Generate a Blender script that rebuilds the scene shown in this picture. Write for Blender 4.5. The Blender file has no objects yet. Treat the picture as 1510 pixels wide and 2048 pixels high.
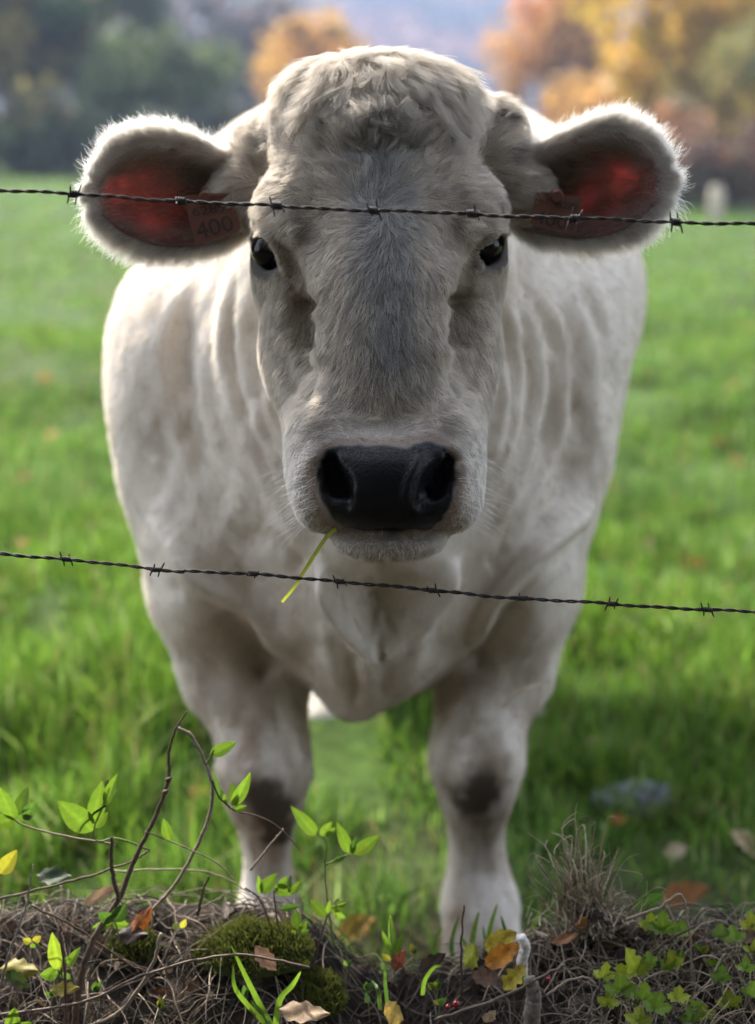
import bpy, bmesh, math, random
import numpy as np
from mathutils import Vector, Matrix

# ------------------------------------------------------------------ camera, sky, sun, exposure
scene = bpy.context.scene
COL = scene.collection
F_PX, PITCH, CAM_Z = 2957.0, math.radians(12.84), 1.2
cam_data = bpy.data.cameras.new('camera')
cam_data.sensor_fit = 'VERTICAL'
cam_data.sensor_height = 36.0
cam_data.sensor_width = 36.0 * 1510 / 2048
cam_data.lens = 36.0 * F_PX / 2048.0
cam_data.clip_start, cam_data.clip_end = 0.05, 6000
cam_data.dof.use_dof = True
cam_data.dof.focus_distance = 1.56
cam_data.dof.aperture_fstop = 2.5
cam_data.dof.aperture_blades = 0
cam = bpy.data.objects.new('camera', cam_data)
COL.objects.link(cam)
cam.location = (0, 0, CAM_Z)
cam.rotation_euler = (math.pi / 2 - PITCH, 0, 0)
scene.camera = cam

SUN_EL, SUN_AZ = math.radians(44), math.radians(-27)      # azimuth from +Y (away from the camera) towards +X
world = bpy.data.worlds.new("World")
scene.world = world
world.use_nodes = True
wn = world.node_tree.nodes
sky = wn.new('ShaderNodeTexSky')
sky.sky_type = 'NISHITA'
sky.sun_disc = False
sky.sun_elevation = SUN_EL
sky.sun_rotation = SUN_AZ
sky.air_density, sky.dust_density, sky.ozone_density = 1.0, 1.6, 1.0
bg = wn['Background']
bg.inputs['Strength'].default_value = 0.15
hsv = wn.new('ShaderNodeHueSaturation')                     # a hazy autumn sky is paler than a clear one
hsv.inputs['Saturation'].default_value = 0.48
world.node_tree.links.new(sky.outputs[0], hsv.inputs['Color'])
world.node_tree.links.new(hsv.outputs[0], bg.inputs[0])
sun_data = bpy.data.lights.new('sun', 'SUN')
sun_data.energy = 3.0
sun_data.angle = math.radians(2.0)
sun_data.color = (1.0, 0.93, 0.82)
sun = bpy.data.objects.new('sun', sun_data)
COL.objects.link(sun)
SUN_DIR = Vector((math.sin(SUN_AZ) * math.cos(SUN_EL), math.cos(SUN_AZ) * math.cos(SUN_EL), math.sin(SUN_EL)))
sun.rotation_euler = SUN_DIR.to_track_quat('Z', 'Y').to_euler()
sun.location = (-2, 6, 6)
scene.view_settings.view_transform = 'Standard'
scene.view_settings.look = 'None'
scene.view_settings.gamma = 1.0
scene.view_settings.use_curve_mapping = False
scene.view_settings.exposure = 2.26
scene.render.engine = 'CYCLES'
cy = scene.cycles
cy.use_denoising = True
cy.max_bounces = 8
cy.diffuse_bounces = 4
cy.transparent_max_bounces = 8
cy.transmission_bounces = 4
cy.volume_bounces = 0
cy.use_adaptive_sampling = True
cy.adaptive_threshold = 0.02
scene.cycles_curves.shape = 'RIBBONS'

# ------------------------------------------------------------------ helpers
SP, CP = math.sin(PITCH), math.cos(PITCH)

def at(u, v, Y):
    """the point at distance Y (metres along +Y) seen at photo position (u, v)"""
    a, b = (u - 755.0) / F_PX, (1024.0 - v) / F_PX
    dy, dz = CP + b * SP, -SP + b * CP
    t = Y / dy
    return np.array((a * t, Y, CAM_Z + dz * t))

def uv_of(p):
    x, y, z = p[..., 0], p[..., 1], p[..., 2] - CAM_Z
    d = y * CP - z * SP
    return 755.0 + F_PX * x / d, 1024.0 - F_PX * (y * SP + z * CP) / d

def px(n, p):
    """n photo pixels, in metres, at point p"""
    return n * (p[1] * CP - (p[2] - CAM_Z) * SP) / F_PX

def tag(o, label=None, cat=None, group=None, kind=None):
    if label: o['label'] = label
    if cat: o['category'] = cat
    if group: o['group'] = group
    if kind: o['kind'] = kind
    return o

def empty(name, loc=(0, 0, 0)):
    o = bpy.data.objects.new(name, None)
    o.location = loc
    o.empty_display_size = 0.1
    COL.objects.link(o)
    return o

def link(name, me, mat=None, parent=None):
    o = bpy.data.objects.new(name, me)
    COL.objects.link(o)
    for m in (mat if isinstance(mat, (list, tuple)) else [mat]):
        if m is not None:
            me.materials.append(m)
    if parent is not None:
        o.parent = parent
        o.location = -Vector(parent.location)
    return o

def mesh_np(name, verts, faces, smooth=True):
    """verts (n,3); faces: array (m,3|4) or list of arrays of equal width"""
    me = bpy.data.meshes.new(name)
    blocks = faces if isinstance(faces, list) else [faces]
    blocks = [np.asarray(b, dtype=np.int32) for b in blocks if len(b)]
    verts = np.ascontiguousarray(verts, dtype=np.float32)
    me.vertices.add(len(verts))
    me.vertices.foreach_set('co', verts.ravel())
    loops = np.concatenate([b.ravel() for b in blocks])
    sizes = np.concatenate([np.full(len(b), b.shape[1], dtype=np.int32) for b in blocks])
    me.loops.add(len(loops))
    me.loops.foreach_set('vertex_index', loops)
    me.polygons.add(len(sizes))
    starts = np.concatenate([[0], np.cumsum(sizes)[:-1]]).astype(np.int32)
    me.polygons.foreach_set('loop_start', starts)
    me.update(calc_edges=True)
    me.validate()
    me.polygons.foreach_set('use_smooth', np.full(len(me.polygons), smooth, dtype=bool))
    return me

def vcol(me, name, cols):
    """cols (n,3|4) linear, per vertex"""
    a = me.color_attributes.new(name, 'FLOAT_COLOR', 'POINT')
    c = np.ones((len(me.vertices), 4), dtype=np.float32)
    c[:, :cols.shape[1]] = cols
    a.data.foreach_set('color', c.ravel())

def vfloat(me, name, vals):
    a = me.attributes.new(name, 'FLOAT', 'POINT')
    a.data.foreach_set('value', np.asarray(vals, dtype=np.float32))

def sstep(x, a, b):
    t = np.clip((x - a) / (b - a), 0, 1)
    return t * t * (3 - 2 * t)

def mix(a, b, t):
    return a + (b - a) * t

# smooth value noise on numpy arrays
_NR = np.random.RandomState(7)
_NT = _NR.rand(64, 64, 64).astype(np.float32)
def vnoise(p):
    p = np.asarray(p, dtype=np.float64)
    i = np.floor(p).astype(int)
    f = p - i
    f = f * f * (3 - 2 * f)
    r = 0
    for dx in (0, 1):
        wx = f[..., 0] if dx else 1 - f[..., 0]
        for dy in (0, 1):
            wy = f[..., 1] if dy else 1 - f[..., 1]
            for dz in (0, 1):
                wz = f[..., 2] if dz else 1 - f[..., 2]
                r = r + wx * wy * wz * _NT[(i[..., 0] + dx) & 63, (i[..., 1] + dy) & 63, (i[..., 2] + dz) & 63]
    return r

def fbm(p, o=3):
    s, a, t = 0, 1.0, 0
    for k in range(o):
        s = s + a * vnoise(p * 2.03 ** k + 11.3 * k)
        t += a
        a *= 0.5
    return s / t

def catmull(pts, n=8):
    """smooth polyline through pts, n points per span"""
    P = [np.asarray(p, float) for p in pts]
    P = [2 * P[0] - P[1]] + P + [2 * P[-1] - P[-2]]
    out = []
    for i in range(1, len(P) - 2):
        for k in range(n):
            t = k / n
            a, b, c, d = P[i - 1], P[i], P[i + 1], P[i + 2]
            out.append(0.5 * (2 * b + (c - a) * t + (2 * a - 5 * b + 4 * c - d) * t * t + (3 * b - a - 3 * c + d) * t ** 3))
    out.append(P[-2])
    return np.array(out)

class MB:
    """collects shapes into one mesh"""
    def __init__(self):
        self.v, self.f3, self.f4, self.n, self.c = [], [], [], 0, []
    def add(self, v, f4=None, f3=None, col=None):
        v = np.asarray(v, dtype=np.float64).reshape(-1, 3)
        if f4 is not None and len(f4): self.f4.append(np.asarray(f4, dtype=np.int64).reshape(-1, 4) + self.n)
        if f3 is not None and len(f3): self.f3.append(np.asarray(f3, dtype=np.int64).reshape(-1, 3) + self.n)
        self.v.append(v)
        self.n += len(v)
        c = np.ones((len(v), 3)) * (np.asarray(col) if col is not None else 1.0)
        self.c.append(c)
    def tube(self, pts, rad, seg=8, col=None, cap=True):
        pts = np.asarray(pts, float)
        n = len(pts)
        rad = np.ones(n) * rad if np.isscalar(rad) else np.asarray(rad, float)
        T = np.gradient(pts, axis=0)
        T /= np.linalg.norm(T, axis=1)[:, None] + 1e-12
        up = np.array((0, 0, 1.0)) if abs(T[0, 2]) < 0.9 else np.array((0, 1.0, 0))
        N = np.zeros_like(T)
        a = np.cross(up, T[0]); a /= np.linalg.norm(a)
        for i in range(n):
            a = a - T[i] * a.dot(T[i]); a /= np.linalg.norm(a) + 1e-12
            N[i] = a
        B = np.cross(T, N)
        th = np.linspace(0, 2 * np.pi, seg, endpoint=False)
        ring = pts[:, None] + rad[:, None, None] * (np.cos(th)[None, :, None] * N[:, None] + np.sin(th)[None, :, None] * B[:, None])
        idx = np.arange(n * seg).reshape(n, seg)
        q = np.stack([idx[:-1], np.roll(idx, -1, 1)[:-1], np.roll(idx, -1, 1)[1:], idx[1:]], -1).reshape(-1, 4)
        v = ring.reshape(-1, 3)
        f3 = []
        if cap:
            v = np.vstack([v, pts[0], pts[-1]])
            k = n * seg
            for j in range(seg):
                f3.append((k, (j + 1) % seg, j))
                f3.append((k + 1, (n - 1) * seg + j, (n - 1) * seg + (j + 1) % seg))
        self.add(v, q, f3, col)
    def build(self, name, mat, parent=None, smooth=True, attr='tint'):
        v = np.vstack(self.v)
        fs = []
        if self.f4: fs.append(np.vstack(self.f4))
        if self.f3: fs.append(np.vstack(self.f3))
        me = mesh_np(name, v, fs, smooth)
        vcol(me, attr, np.vstack(self.c))
        return link(name, me, mat, parent)

def hair_object(name, roots, pts, rads, cols, mat, parent):
    """pts (n, k, 3): strands; rads (n, k); cols (n, 3) linear tint per strand"""
    n, k = pts.shape[:2]
    hc = bpy.data.hair_curves.new(name)
    hc.add_curves([k] * n)
    a = hc.attributes.get('position') or hc.attributes.new('position', 'FLOAT_VECTOR', 'POINT')
    a.data.foreach_set('vector', np.ascontiguousarray(pts, dtype=np.float32).ravel())
    a = hc.attributes.get('radius') or hc.attributes.new('radius', 'FLOAT', 'POINT')
    a.data.foreach_set('value', np.ascontiguousarray(rads, dtype=np.float32).ravel())
    a = hc.attributes.new('tint', 'FLOAT_COLOR', 'CURVE')
    c = np.ones((n, 4), dtype=np.float32); c[:, :3] = cols
    a.data.foreach_set('color', c.ravel())
    o = bpy.data.objects.new(name, hc)
    COL.objects.link(o)
    hc.materials.append(mat)
    if parent is not None:
        o.parent = parent
        o.location = -Vector(parent.location)
    return o

# ------------------------------------------------------------------ materials
class Mat:
    def __init__(self, name):
        self.m = bpy.data.materials.new(name)
        self.m.use_nodes = True
        self.t = self.m.node_tree
        self.n = self.t.nodes
        self.b = self.n['Principled BSDF']
        self.out = self.n['Material Output']
    def node(self, kind, **kw):
        x = self.n.new(kind)
        for k, v in kw.items():
            if k in x.inputs: x.inputs[k].default_value = v
            else: setattr(x, k, v)
        return x
    def lk(self, a, b):
        self.t.links.new(a, b)
    def attr(self, name):
        x = self.node('ShaderNodeAttribute'); x.attribute_name = name
        return x
    def noise(self, scale, detail=4, rough=0.55, coord='Object'):
        tc = self.node('ShaderNodeTexCoord')
        x = self.node('ShaderNodeTexNoise')
        x.inputs['Scale'].default_value = scale
        x.inputs['Detail'].default_value = detail
        x.inputs['Roughness'].default_value = rough
        self.lk(tc.outputs[coord], x.inputs['Vector'])
        return x
    def ramp(self, src, stops):
        r = self.node('ShaderNodeValToRGB')
        e = r.color_ramp.elements
        while len(e) < len(stops): e.new(0.5)
        for k, (p, c) in enumerate(stops):
            e[k].position = p
            e[k].color = (*c, 1)
        self.lk(src, r.inputs[0])
        return r
    def mixc(self, a, b, fac, mode='MIX'):
        x = self.node('ShaderNodeMix'); x.data_type = 'RGBA'; x.blend_type = mode
        for s, v in ((x.inputs[6], a), (x.inputs[7], b), (x.inputs[0], fac)):
            if hasattr(v, 'is_linked'): self.lk(v, s)
            elif isinstance(v, (int, float)): s.default_value = v
            else: s.default_value = (*v, 1)
        return x.outputs[2]
    def bump(self, src, strength, dist):
        x = self.node('ShaderNodeBump', Strength=strength, Distance=dist)
        self.lk(src, x.inputs['Height'])
        self.lk(x.outputs[0], self.b.inputs['Normal'])
        return x
    def set(self, **kw):
        for k, v in kw.items():
            k = {'base': 'Base Color', 'rough': 'Roughness', 'spec': 'Specular IOR Level', 'metal': 'Metallic', 'sheen': 'Sheen Weight', 'coat': 'Coat Weight'}.get(k, k)
            s = self.b.inputs[k]
            if hasattr(v, 'is_linked'): self.lk(v, s)
            elif k == 'Base Color': s.default_value = (*v, 1)
            else: s.default_value = v
        return self

def translucent_mix(M, col, fac, tcol=None):
    """mix the principled shader with light passing through a thin sheet"""
    tr = M.node('ShaderNodeBsdfTranslucent')
    mx = M.node('ShaderNodeMixShader')
    c = tcol if tcol is not None else col
    if hasattr(c, 'is_linked'): M.lk(c, tr.inputs['Color'])
    else: tr.inputs['Color'].default_value = (*c, 1)
    mx.inputs[0].default_value = fac
    M.lk(M.b.outputs[0], mx.inputs[1])
    M.lk(tr.outputs[0], mx.inputs[2])
    M.lk(mx.outputs[0], M.out.inputs['Surface'])
    return mx
# ------------------------------------------------------------------ ground
CREST = np.array([(-900, 1850), (0, 1848), (150, 1838), (300, 1836), (450, 1842), (560, 1846), (650, 1888), (720, 1942), (800, 1950), (900, 1946), (1000, 1925), (1080, 1878), (1200, 1852), (1350, 1858), (1510, 1850), (2400, 1850)], float)
CREST_X = np.array([at(u, v, 1.62)[0] for u, v in CREST]); CREST_Z = np.array([at(u, v, 1.62)[2] for u, v in CREST])

def field_z(x, y):
    x = np.asarray(x, float); y = np.asarray(y, float)
    z = -0.07 + np.maximum(y - 6, 0) * (0.0172 - 0.00055 * np.clip(x, -20, 20)) * (1 - sstep(y, 70, 90)) + sstep(y, 70, 90) * 1.1
    p = np.stack([x, y, 0 * x], -1)
    amp = sstep(y, 2.2, 3.6) * (1 - 0.8 * sstep(y, 40, 80))
    z = z + amp * ((fbm(p * 0.5, 2) - .5) * 0.36 + (fbm(p * 1.9 + 9, 3) - .5) * 0.17)
    z = z + (1 - amp) * (fbm(p * 6, 3) - .5) * 0.03
    z = z - 20 * sstep(y, 85, 230)
    hill = 122 * sstep(y, 240, 800) * (0.86 + 0.22 * fbm(p * 0.004 + 3, 3)) + 6 * (fbm(p * 0.012, 3) - .5) * sstep(y, 200, 300)
    return z + hill

def bank_z(x, y):
    x = np.asarray(x, float); y = np.asarray(y, float)
    c = np.interp(x, CREST_X, CREST_Z)
    p = np.stack([x, y, 0 * x], -1)
    f = np.interp(y, [-8, -1.5, 0.3, 0.9, 1.3, 1.48, 1.57, 1.62, 1.67, 1.74, 1.84, 1.95, 2.2], [-.75, -.72, -.60, -.36, -.155, -.075, -.025, 0, -.02, -.11, -.26, -.36, -.52])
    w = sstep(y, 0.6, 1.3) * (1 - sstep(y, 1.66, 1.9))
    z = (0.335 * (1 - w) + c * w) + f
    return z + (fbm(p * 7, 3) - .5) * 0.05 * sstep(y, 0.2, 0.8) + (fbm(p * 34, 3) - .5) * 0.016

def sheet(name, xs, ys, zf, mat, keep=None):
    X, Y = np.meshgrid(xs, ys, indexing='ij')
    V = np.stack([X, Y, zf(X, Y)], -1).reshape(-1, 3)
    i = np.arange(len(V)).reshape(X.shape)
    F = np.stack([i[:-1, :-1], i[1:, :-1], i[1:, 1:], i[:-1, 1:]], -1).reshape(-1, 4)
    o = link(name, mesh_np(name, V, F), mat)
    tag(o, kind='structure')
    return o

def geom(a, b, n):
    return a * (b / a) ** np.linspace(0, 1, n)

M_field = Mat('pasture_soil')
n1 = M_field.noise(1.6, 6); n2 = M_field.noise(22, 6)
c1 = M_field.ramp(n1.outputs[0], [(0.3, (0.030, 0.040, 0.012)), (0.5, (0.045, 0.085, 0.016)), (0.72, (0.075, 0.13, 0.025))]).outputs[0]
c2 = M_field.ramp(n2.outputs[0], [(0.3, (0.45, 0.42, 0.38)), (0.7, (1.1, 1.1, 1.0))]).outputs[0]
soil = M_field.ramp(n2.outputs[0], [(0.3, (0.012, 0.009, 0.006)), (0.7, (0.07, 0.05, 0.034))]).outputs[0]
M_field.set(base=M_field.mixc(M_field.mixc(c1, c2, 0.8, 'MULTIPLY'), soil, M_field.attr('bare').outputs['Fac']), rough=0.95, spec=0.1)
M_field.bump(n2.outputs[0], 0.6, 0.03)
xs = np.concatenate([-geom(3.0, 160, 60)[::-1], np.linspace(-2.95, 2.95, 150), geom(3.0, 160, 60)])
ys = np.concatenate([np.linspace(1.86, 6, 120), geom(6.05, 120, 190)])
fo = sheet('field', xs, ys, field_z, M_field.m)
fv = np.zeros(len(fo.data.vertices) * 3, dtype=np.float32); fo.data.vertices.foreach_get('co', fv); fv = fv.reshape(-1, 3)
vfloat(fo.data, 'bare', np.clip(1 - sstep(fv[:, 1] + (fbm(fv * 3.1, 3) - .5) * 1.2, 2.05, 2.8) + np.clip((fbm(fv * 1.3 + 7, 3) - .6) * 3, 0, .7), 0, 1))

M_hill = Mat('far_hills')
h1 = M_hill.noise(0.010, 5, 0.6); h2 = M_hill.noise(0.035, 5, 0.65)
woods = M_hill.ramp(h2.outputs[0], [(0.30, (0.035, 0.045, 0.03)), (0.46, (0.065, 0.07, 0.045)), (0.55, (0.16, 0.08, 0.045)), (0.62, (0.075, 0.07, 0.05)), (0.75, (0.17, 0.12, 0.06))]).outputs[0]
fields = M_hill.ramp(h2.outputs[0], [(0.3, (0.06, 0.09, 0.05)), (0.7, (0.10, 0.12, 0.07))]).outputs[0]
fm = M_hill.ramp(h1.outputs[0], [(0.50, (0, 0, 0)), (0.54, (1, 1, 1))]).outputs[0]
M_hill.set(base=M_hill.mixc(woods, fields, fm), rough=1.0, spec=0.0)
sheet('hills', np.linspace(-900, 900, 160), np.concatenate([geom(119, 240, 30), np.linspace(245, 900, 130)]), lambda x, y: field_z(x, y) - 0.15 * (y < 121), M_hill.m)

M_bank = Mat('bank_soil')
b1 = M_bank.noise(38, 8, 0.7); b2 = M_bank.noise(9, 4)
cb = M_bank.ramp(b1.outputs[0], [(0.32, (0.010, 0.008, 0.006)), (0.5, (0.032, 0.024, 0.016)), (0.68, (0.085, 0.062, 0.042))]).outputs[0]
M_bank.set(base=cb, rough=0.95, spec=0.15)
M_bank.bump(b1.outputs[0], 0.9, 0.02)
sheet('bank', np.concatenate([np.linspace(-9, -1.05, 70), np.linspace(-1.0, 1.0, 260), np.linspace(1.05, 9, 70)]),
      np.concatenate([np.linspace(-8, 1.0, 60), np.linspace(1.02, 2.1, 140)]), bank_z, M_bank.m)

# the near part of the field lies under the bank's back slope
M_litter = M_field

# ------------------------------------------------------------------ grass
M_grass = Mat('grass_blades')
gt = M_grass.attr('tint').outputs['Color']
M_grass.set(base=gt, rough=0.5, spec=0.3)
translucent_mix(M_grass, gt, 0.5)
GR = np.random.RandomState(11)

def blades(x, y, z, h, wd, col, lean=0.5):
    n = len(x)
    a = GR.rand(n) * 2 * np.pi
    side = np.stack([np.cos(a), np.sin(a), 0 * a], 1)
    ld = GR.rand(n) * 2 * np.pi
    ln = np.abs(GR.randn(n)) * lean * h
    off = np.stack([np.cos(ld) * ln, np.sin(ld) * ln, 0 * ln], 1)
    b = np.stack([x, y, z], 1)
    up = np.stack([0 * h, 0 * h, h], 1)
    ps = []
    for t, ww in ((0, .8), (.5, 1.0), (1, 0)):
        c = b + up * (t - 0.12 * t * t * (ln / h)[:, None]) + off * t * t
        ps.append((c - side * (wd * ww / 2)[:, None], c + side * (wd * ww / 2)[:, None]))
    V = np.stack([ps[0][0], ps[0][1], ps[1][0], ps[1][1], ps[2][0]], 1)
    i = np.arange(n)[:, None] * 5
    return V.reshape(-1, 3), i + np.array([[0, 1, 3, 2]]), i + np.array([[2, 3, 4]]), np.repeat(col, 5, 0)

def grass_field(spec):
    VS, Q, T, CC, o = [], [], [], [], 0
    for y0, y1, n, h0, h1, wd in spec:
        y = np.sqrt(GR.rand(n) * (y1 * y1 - y0 * y0) + y0 * y0)
        x = (GR.rand(n) * 2 - 1) * (0.46 * y + 0.7)
        p = np.stack([x, y, 0 * x], 1)
        tuft = fbm(p * 2.3 + 4, 2); fine = fbm(p * 7.5, 2)
        keep = GR.rand(n) < np.clip((tuft - 0.30) * 3 + .35, .12, 1) * np.clip((fine - .25) * 4, .1, 1) * (0.12 + 0.88 * sstep(y + 0.2 * np.abs(x) + (fine - .5) * .9, 2.1, 2.6))
        keep &= ~((np.abs(x + 0.16) < .05) & (np.abs(y - 2.1) < .07)) & ~((np.abs(x - .14) < .05) & (np.abs(y - 2.1) < .07))
        keep &= ~((np.abs(x + .12) < .12) & (y > 2.75) & (y < 3.25))
        x, y, p, tuft, fine = x[keep], y[keep], p[keep], tuft[keep], fine[keep]
        m = len(x)
        h = GR.uniform(h0, h1, m) * (0.55 + 1.1 * np.clip((tuft - .25) * 1.9, 0, 1)) * (0.7 + .6 * fine)
        k = GR.rand(m)
        c = mix(np.array((0.050, 0.125, 0.016)), np.array((0.165, 0.285, 0.028)), k[:, None])
        c = mix(c, np.array((0.085, 0.16, 0.035)), np.clip((fbm(p * .9 + 40, 2) - .45) * 4, 0, 1)[:, None] * .6)
        c = c * GR.uniform(.45, 1.45, (m, 1))
        pale = GR.rand(m) < 0.06  # glints on the grass, painted in as a few pale blades
        c[pale] = (0.32, 0.42, 0.14)
        dry = GR.rand(m) < 0.07
        c[dry] = (0.22, 0.17, 0.07)
        v, q, t, cc = blades(x, y, field_z(x, y) - 0.008, h, wd * GR.uniform(.6, 1.2, m), c)
        VS.append(v); Q.append(q + o); T.append(t + o); CC.append(cc); o += len(v)
    me = mesh_np('grass', np.vstack(VS), [np.vstack(Q), np.vstack(T)], True)
    vcol(me, 'tint', np.vstack(CC))
    return tag(link('grass', me, M_grass.m), kind='stuff')

grass_field([(1.9, 3.4, 68000, .05, .13, .0052), (3.4, 6, 76000, .05, .11, .0075), (6, 12, 95000, .045, .09, .009), (12, 28, 60000, .05, .09, .02), (28, 78, 45000, .08, .15, .05)])

# ------------------------------------------------------------------ trees beyond the field
M_bark = Mat('bark')
bn = M_bark.noise(6, 6)
M_bark.set(base=M_bark.ramp(bn.outputs[0], [(0.3, (0.035, 0.028, 0.022)), (0.7, (0.11, 0.09, 0.07))]).outputs[0], rough=0.9)
M_leaf = Mat('tree_leaves')
lt = M_leaf.attr('tint').outputs['Color']
M_leaf.set(base=lt, rough=0.6, spec=0.2)
translucent_mix(M_leaf, lt, 0.4)
TR = np.random.RandomState(5)

def leaf_cloud(cen, size, cols):
    n = len(cen)
    a = unit_rand(n); b = np.cross(a, unit_rand(n)); b /= np.linalg.norm(b, axis=1)[:, None] + 1e-9
    s = size[:, None]
    V = np.stack([cen - a * s, cen + b * s * .55, cen + a * s, cen - b * s * .55], 1).reshape(-1, 3)
    F = np.arange(n * 4).reshape(n, 4)
    return V, F, np.repeat(cols, 4, 0)

def unit_rand(n):
    v = TR.randn(n, 3)
    return v / np.linalg.norm(v, axis=1)[:, None]

def tree(kind, label, u, Y, vtop, wpx, cols, vbase=None, group='trees and bushes along the far edge of the field', n=4200, leaf=None, bushy=False, low=0.26, clumps=34):
    x0 = at(u, 350, Y)[0]
    zb = float(field_z(np.array([x0]), np.array([Y]))[0])
    zt = at(u, vtop, Y)[2]
    W = px(wpx, at(u, 350, Y)) / 2
    H = zt - zb
    root = empty(kind, (x0, Y, zb))
    tag(root, label, 'bush' if bushy else 'tree', group)
    c0 = 0.06 if bushy else low
    mb = MB()
    cc = np.array((x0, Y, zb + H * (c0 + 1) / 2)); rr = np.array((W, W * .9, H * (1 - c0) / 2))
    cl = unit_rand(clumps) * (TR.rand(clumps, 1) ** 0.4) * rr * TR.uniform(.7, 1.08, (clumps, 1)) + cc
    if not bushy:
        tr = max(0.12, W * .075)
        mb.tube(np.array([(x0, Y, zb - .1), (x0 + TR.randn() * .1, Y, zb + H * .25), (x0 + TR.randn() * W * .08, Y, zb + H * .6), (x0, Y, zb + H * .85)]), [tr * 1.3, tr, tr * .6, tr * .15], 8)
        for c in cl[:16]:
            s = np.array((x0, Y, zb + H * TR.uniform(.22, .6)))
            mb.tube(catmull([s, (s + c) / 2 + np.array((0, 0, -.06 * H)) * TR.rand(), c], 4), np.linspace(tr * .42, tr * .08, 9), 5)
    else:
        for c in cl[:10]:
            s = np.array((x0 + TR.randn() * W * .3, Y + TR.randn() * W * .2, zb - .05))
            mb.tube(catmull([s, (s + c) / 2 + np.array((0, 0, .04 * H)), c], 4), np.linspace(.035, .01, 9), 5)
    mb.build('trunk' if not bushy else 'stem', M_bark.m, root)
    k = TR.randint(0, clumps, n)
    cr = TR.uniform(.10, .40, clumps)
    p = cl[k] + unit_rand(n) * (TR.rand(n, 1) ** .5) * (cr[k][:, None] * np.array((W, W, max(W, H * .4))) * 1.15)
    p[:, 2] = np.maximum(p[:, 2], zb + 0.1)
    cols = np.asarray(cols, float)
    base = cols[TR.randint(0, len(cols), clumps)]
    col = base[k] * TR.uniform(.6, 1.4, (n, 1)) * 1.3
    sz = (leaf or W * .075) * TR.uniform(.6, 1.3, n)
    V, F, C = leaf_cloud(p, sz, col)
    me = mesh_np('crown', V, F, False); vcol(me, 'tint', C)
    link('crown' if not bushy else 'foliage', me, M_leaf.m, root)
    return root

DG = [(0.030, 0.050, 0.018), (0.045, 0.065, 0.022), (0.060, 0.070, 0.028), (0.11, 0.095, 0.03)]
tree('oak_tree', 'dark green oak at the far left edge of the picture with a yellowing top', 30, 62, -150, 380, DG + [(0.16, 0.13, 0.035)], n=6000)
tree('oak_tree', 'grey green oak behind the left ear, beside the dark oak at the edge', 195, 70, -60, 380, [(0.05, 0.065, 0.03), (0.07, 0.085, 0.045), (0.10, 0.10, 0.07)], n=5000)
tree('willow_tree', 'rounded pale green tree left of the cow, lower than the oaks', 320, 60, 60, 330, [(0.075, 0.10, 0.035), (0.095, 0.12, 0.05), (0.06, 0.08, 0.03)], n=5000)
tree('bare_tree', 'tall thin grey brown tree with few leaves, left of the orange tree', 455, 115, -90, 330, [(0.11, 0.095, 0.085), (0.09, 0.09, 0.09), (0.14, 0.11, 0.09)], n=3600)
tree('cherry_tree', 'small far orange tree above the bare grey trees', 540, 190, 55, 90, [(0.5, 0.20, 0.08), (0.45, 0.24, 0.10)], n=1500, clumps=14)
tree('maple_tree', 'orange maple just left of the top of the cow head', 640, 98, 20, 270, [(0.40, 0.23, 0.045), (0.36, 0.23, 0.06), (0.40, 0.20, 0.045)], n=4500)
tree('maple_tree', 'tall bright orange maple right of the cow head', 1112, 74, -110, 270, [(0.40, 0.215, 0.075), (0.36, 0.22, 0.09), (0.42, 0.19, 0.07)], n=6500, low=.05, clumps=44)
tree('maple_tree', 'low dull amber tree between the tall orange maple and the yellow tree', 1235, 66, 70, 290, [(0.40, 0.24, 0.07), (0.34, 0.23, 0.07), (0.42, 0.24, 0.07)], n=5200, low=.08)
tree('field_maple', 'large golden yellow tree at the top right corner', 1385, 56, -120, 430, [(0.40, 0.27, 0.045), (0.36, 0.25, 0.05), (0.36, 0.22, 0.05), (0.44, 0.28, 0.04), (0.34, 0.24, 0.05)], n=8500, low=.12, clumps=50)
tree('field_maple', 'olive green tree at the right edge of the picture', 1530, 50, 20, 260, [(0.17, 0.16, 0.05), (0.28, 0.20, 0.05), (0.14, 0.14, 0.05)], n=4200)
HB = 'bushes along the far edge of the field'
tree('hawthorn_bush', 'dark green bush at the foot of the oak at the far left edge', 70, 56, 190, 330, DG, bushy=True, n=3600, group=HB)
tree('hawthorn_bush', 'green grey bush just above the left ear, at the field edge', 265, 57, 235, 280, [(0.05, 0.065, 0.03), (0.07, 0.08, 0.04)], bushy=True, n=3200, group=HB)
tree('hawthorn_bush', 'low dark bush between the left ear and the cow back', 420, 58, 205, 260, [(0.05, 0.06, 0.035), (0.08, 0.085, 0.05)], bushy=True, n=3200, group=HB)
tree('rowan_bush', 'reddish orange bush above the right ear', 1345, 44, 185, 190, [(0.34, 0.18, 0.09), (0.26, 0.15, 0.08), (0.18, 0.14, 0.07)], bushy=True, n=3400, group=HB)
tree('bramble_bush', 'dark brown bush behind the pale post at the right edge', 1480, 38, 240, 260, [(0.085, 0.055, 0.04), (0.06, 0.055, 0.03), (0.12, 0.065, 0.04)], bushy=True, n=3600, group=HB)
tree('bramble_bush', 'olive brown bush between the right ear and the pale post', 1310, 40, 290, 260, [(0.10, 0.085, 0.035), (0.07, 0.075, 0.03), (0.15, 0.10, 0.04)], bushy=True, n=3400, group=HB)
tree('bramble_bush', 'amber brown low bush just right of the cow back', 1130, 68, 250, 260, [(0.34, 0.19, 0.07), (0.20, 0.15, 0.06)], bushy=True, n=3200, group=HB)

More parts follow.
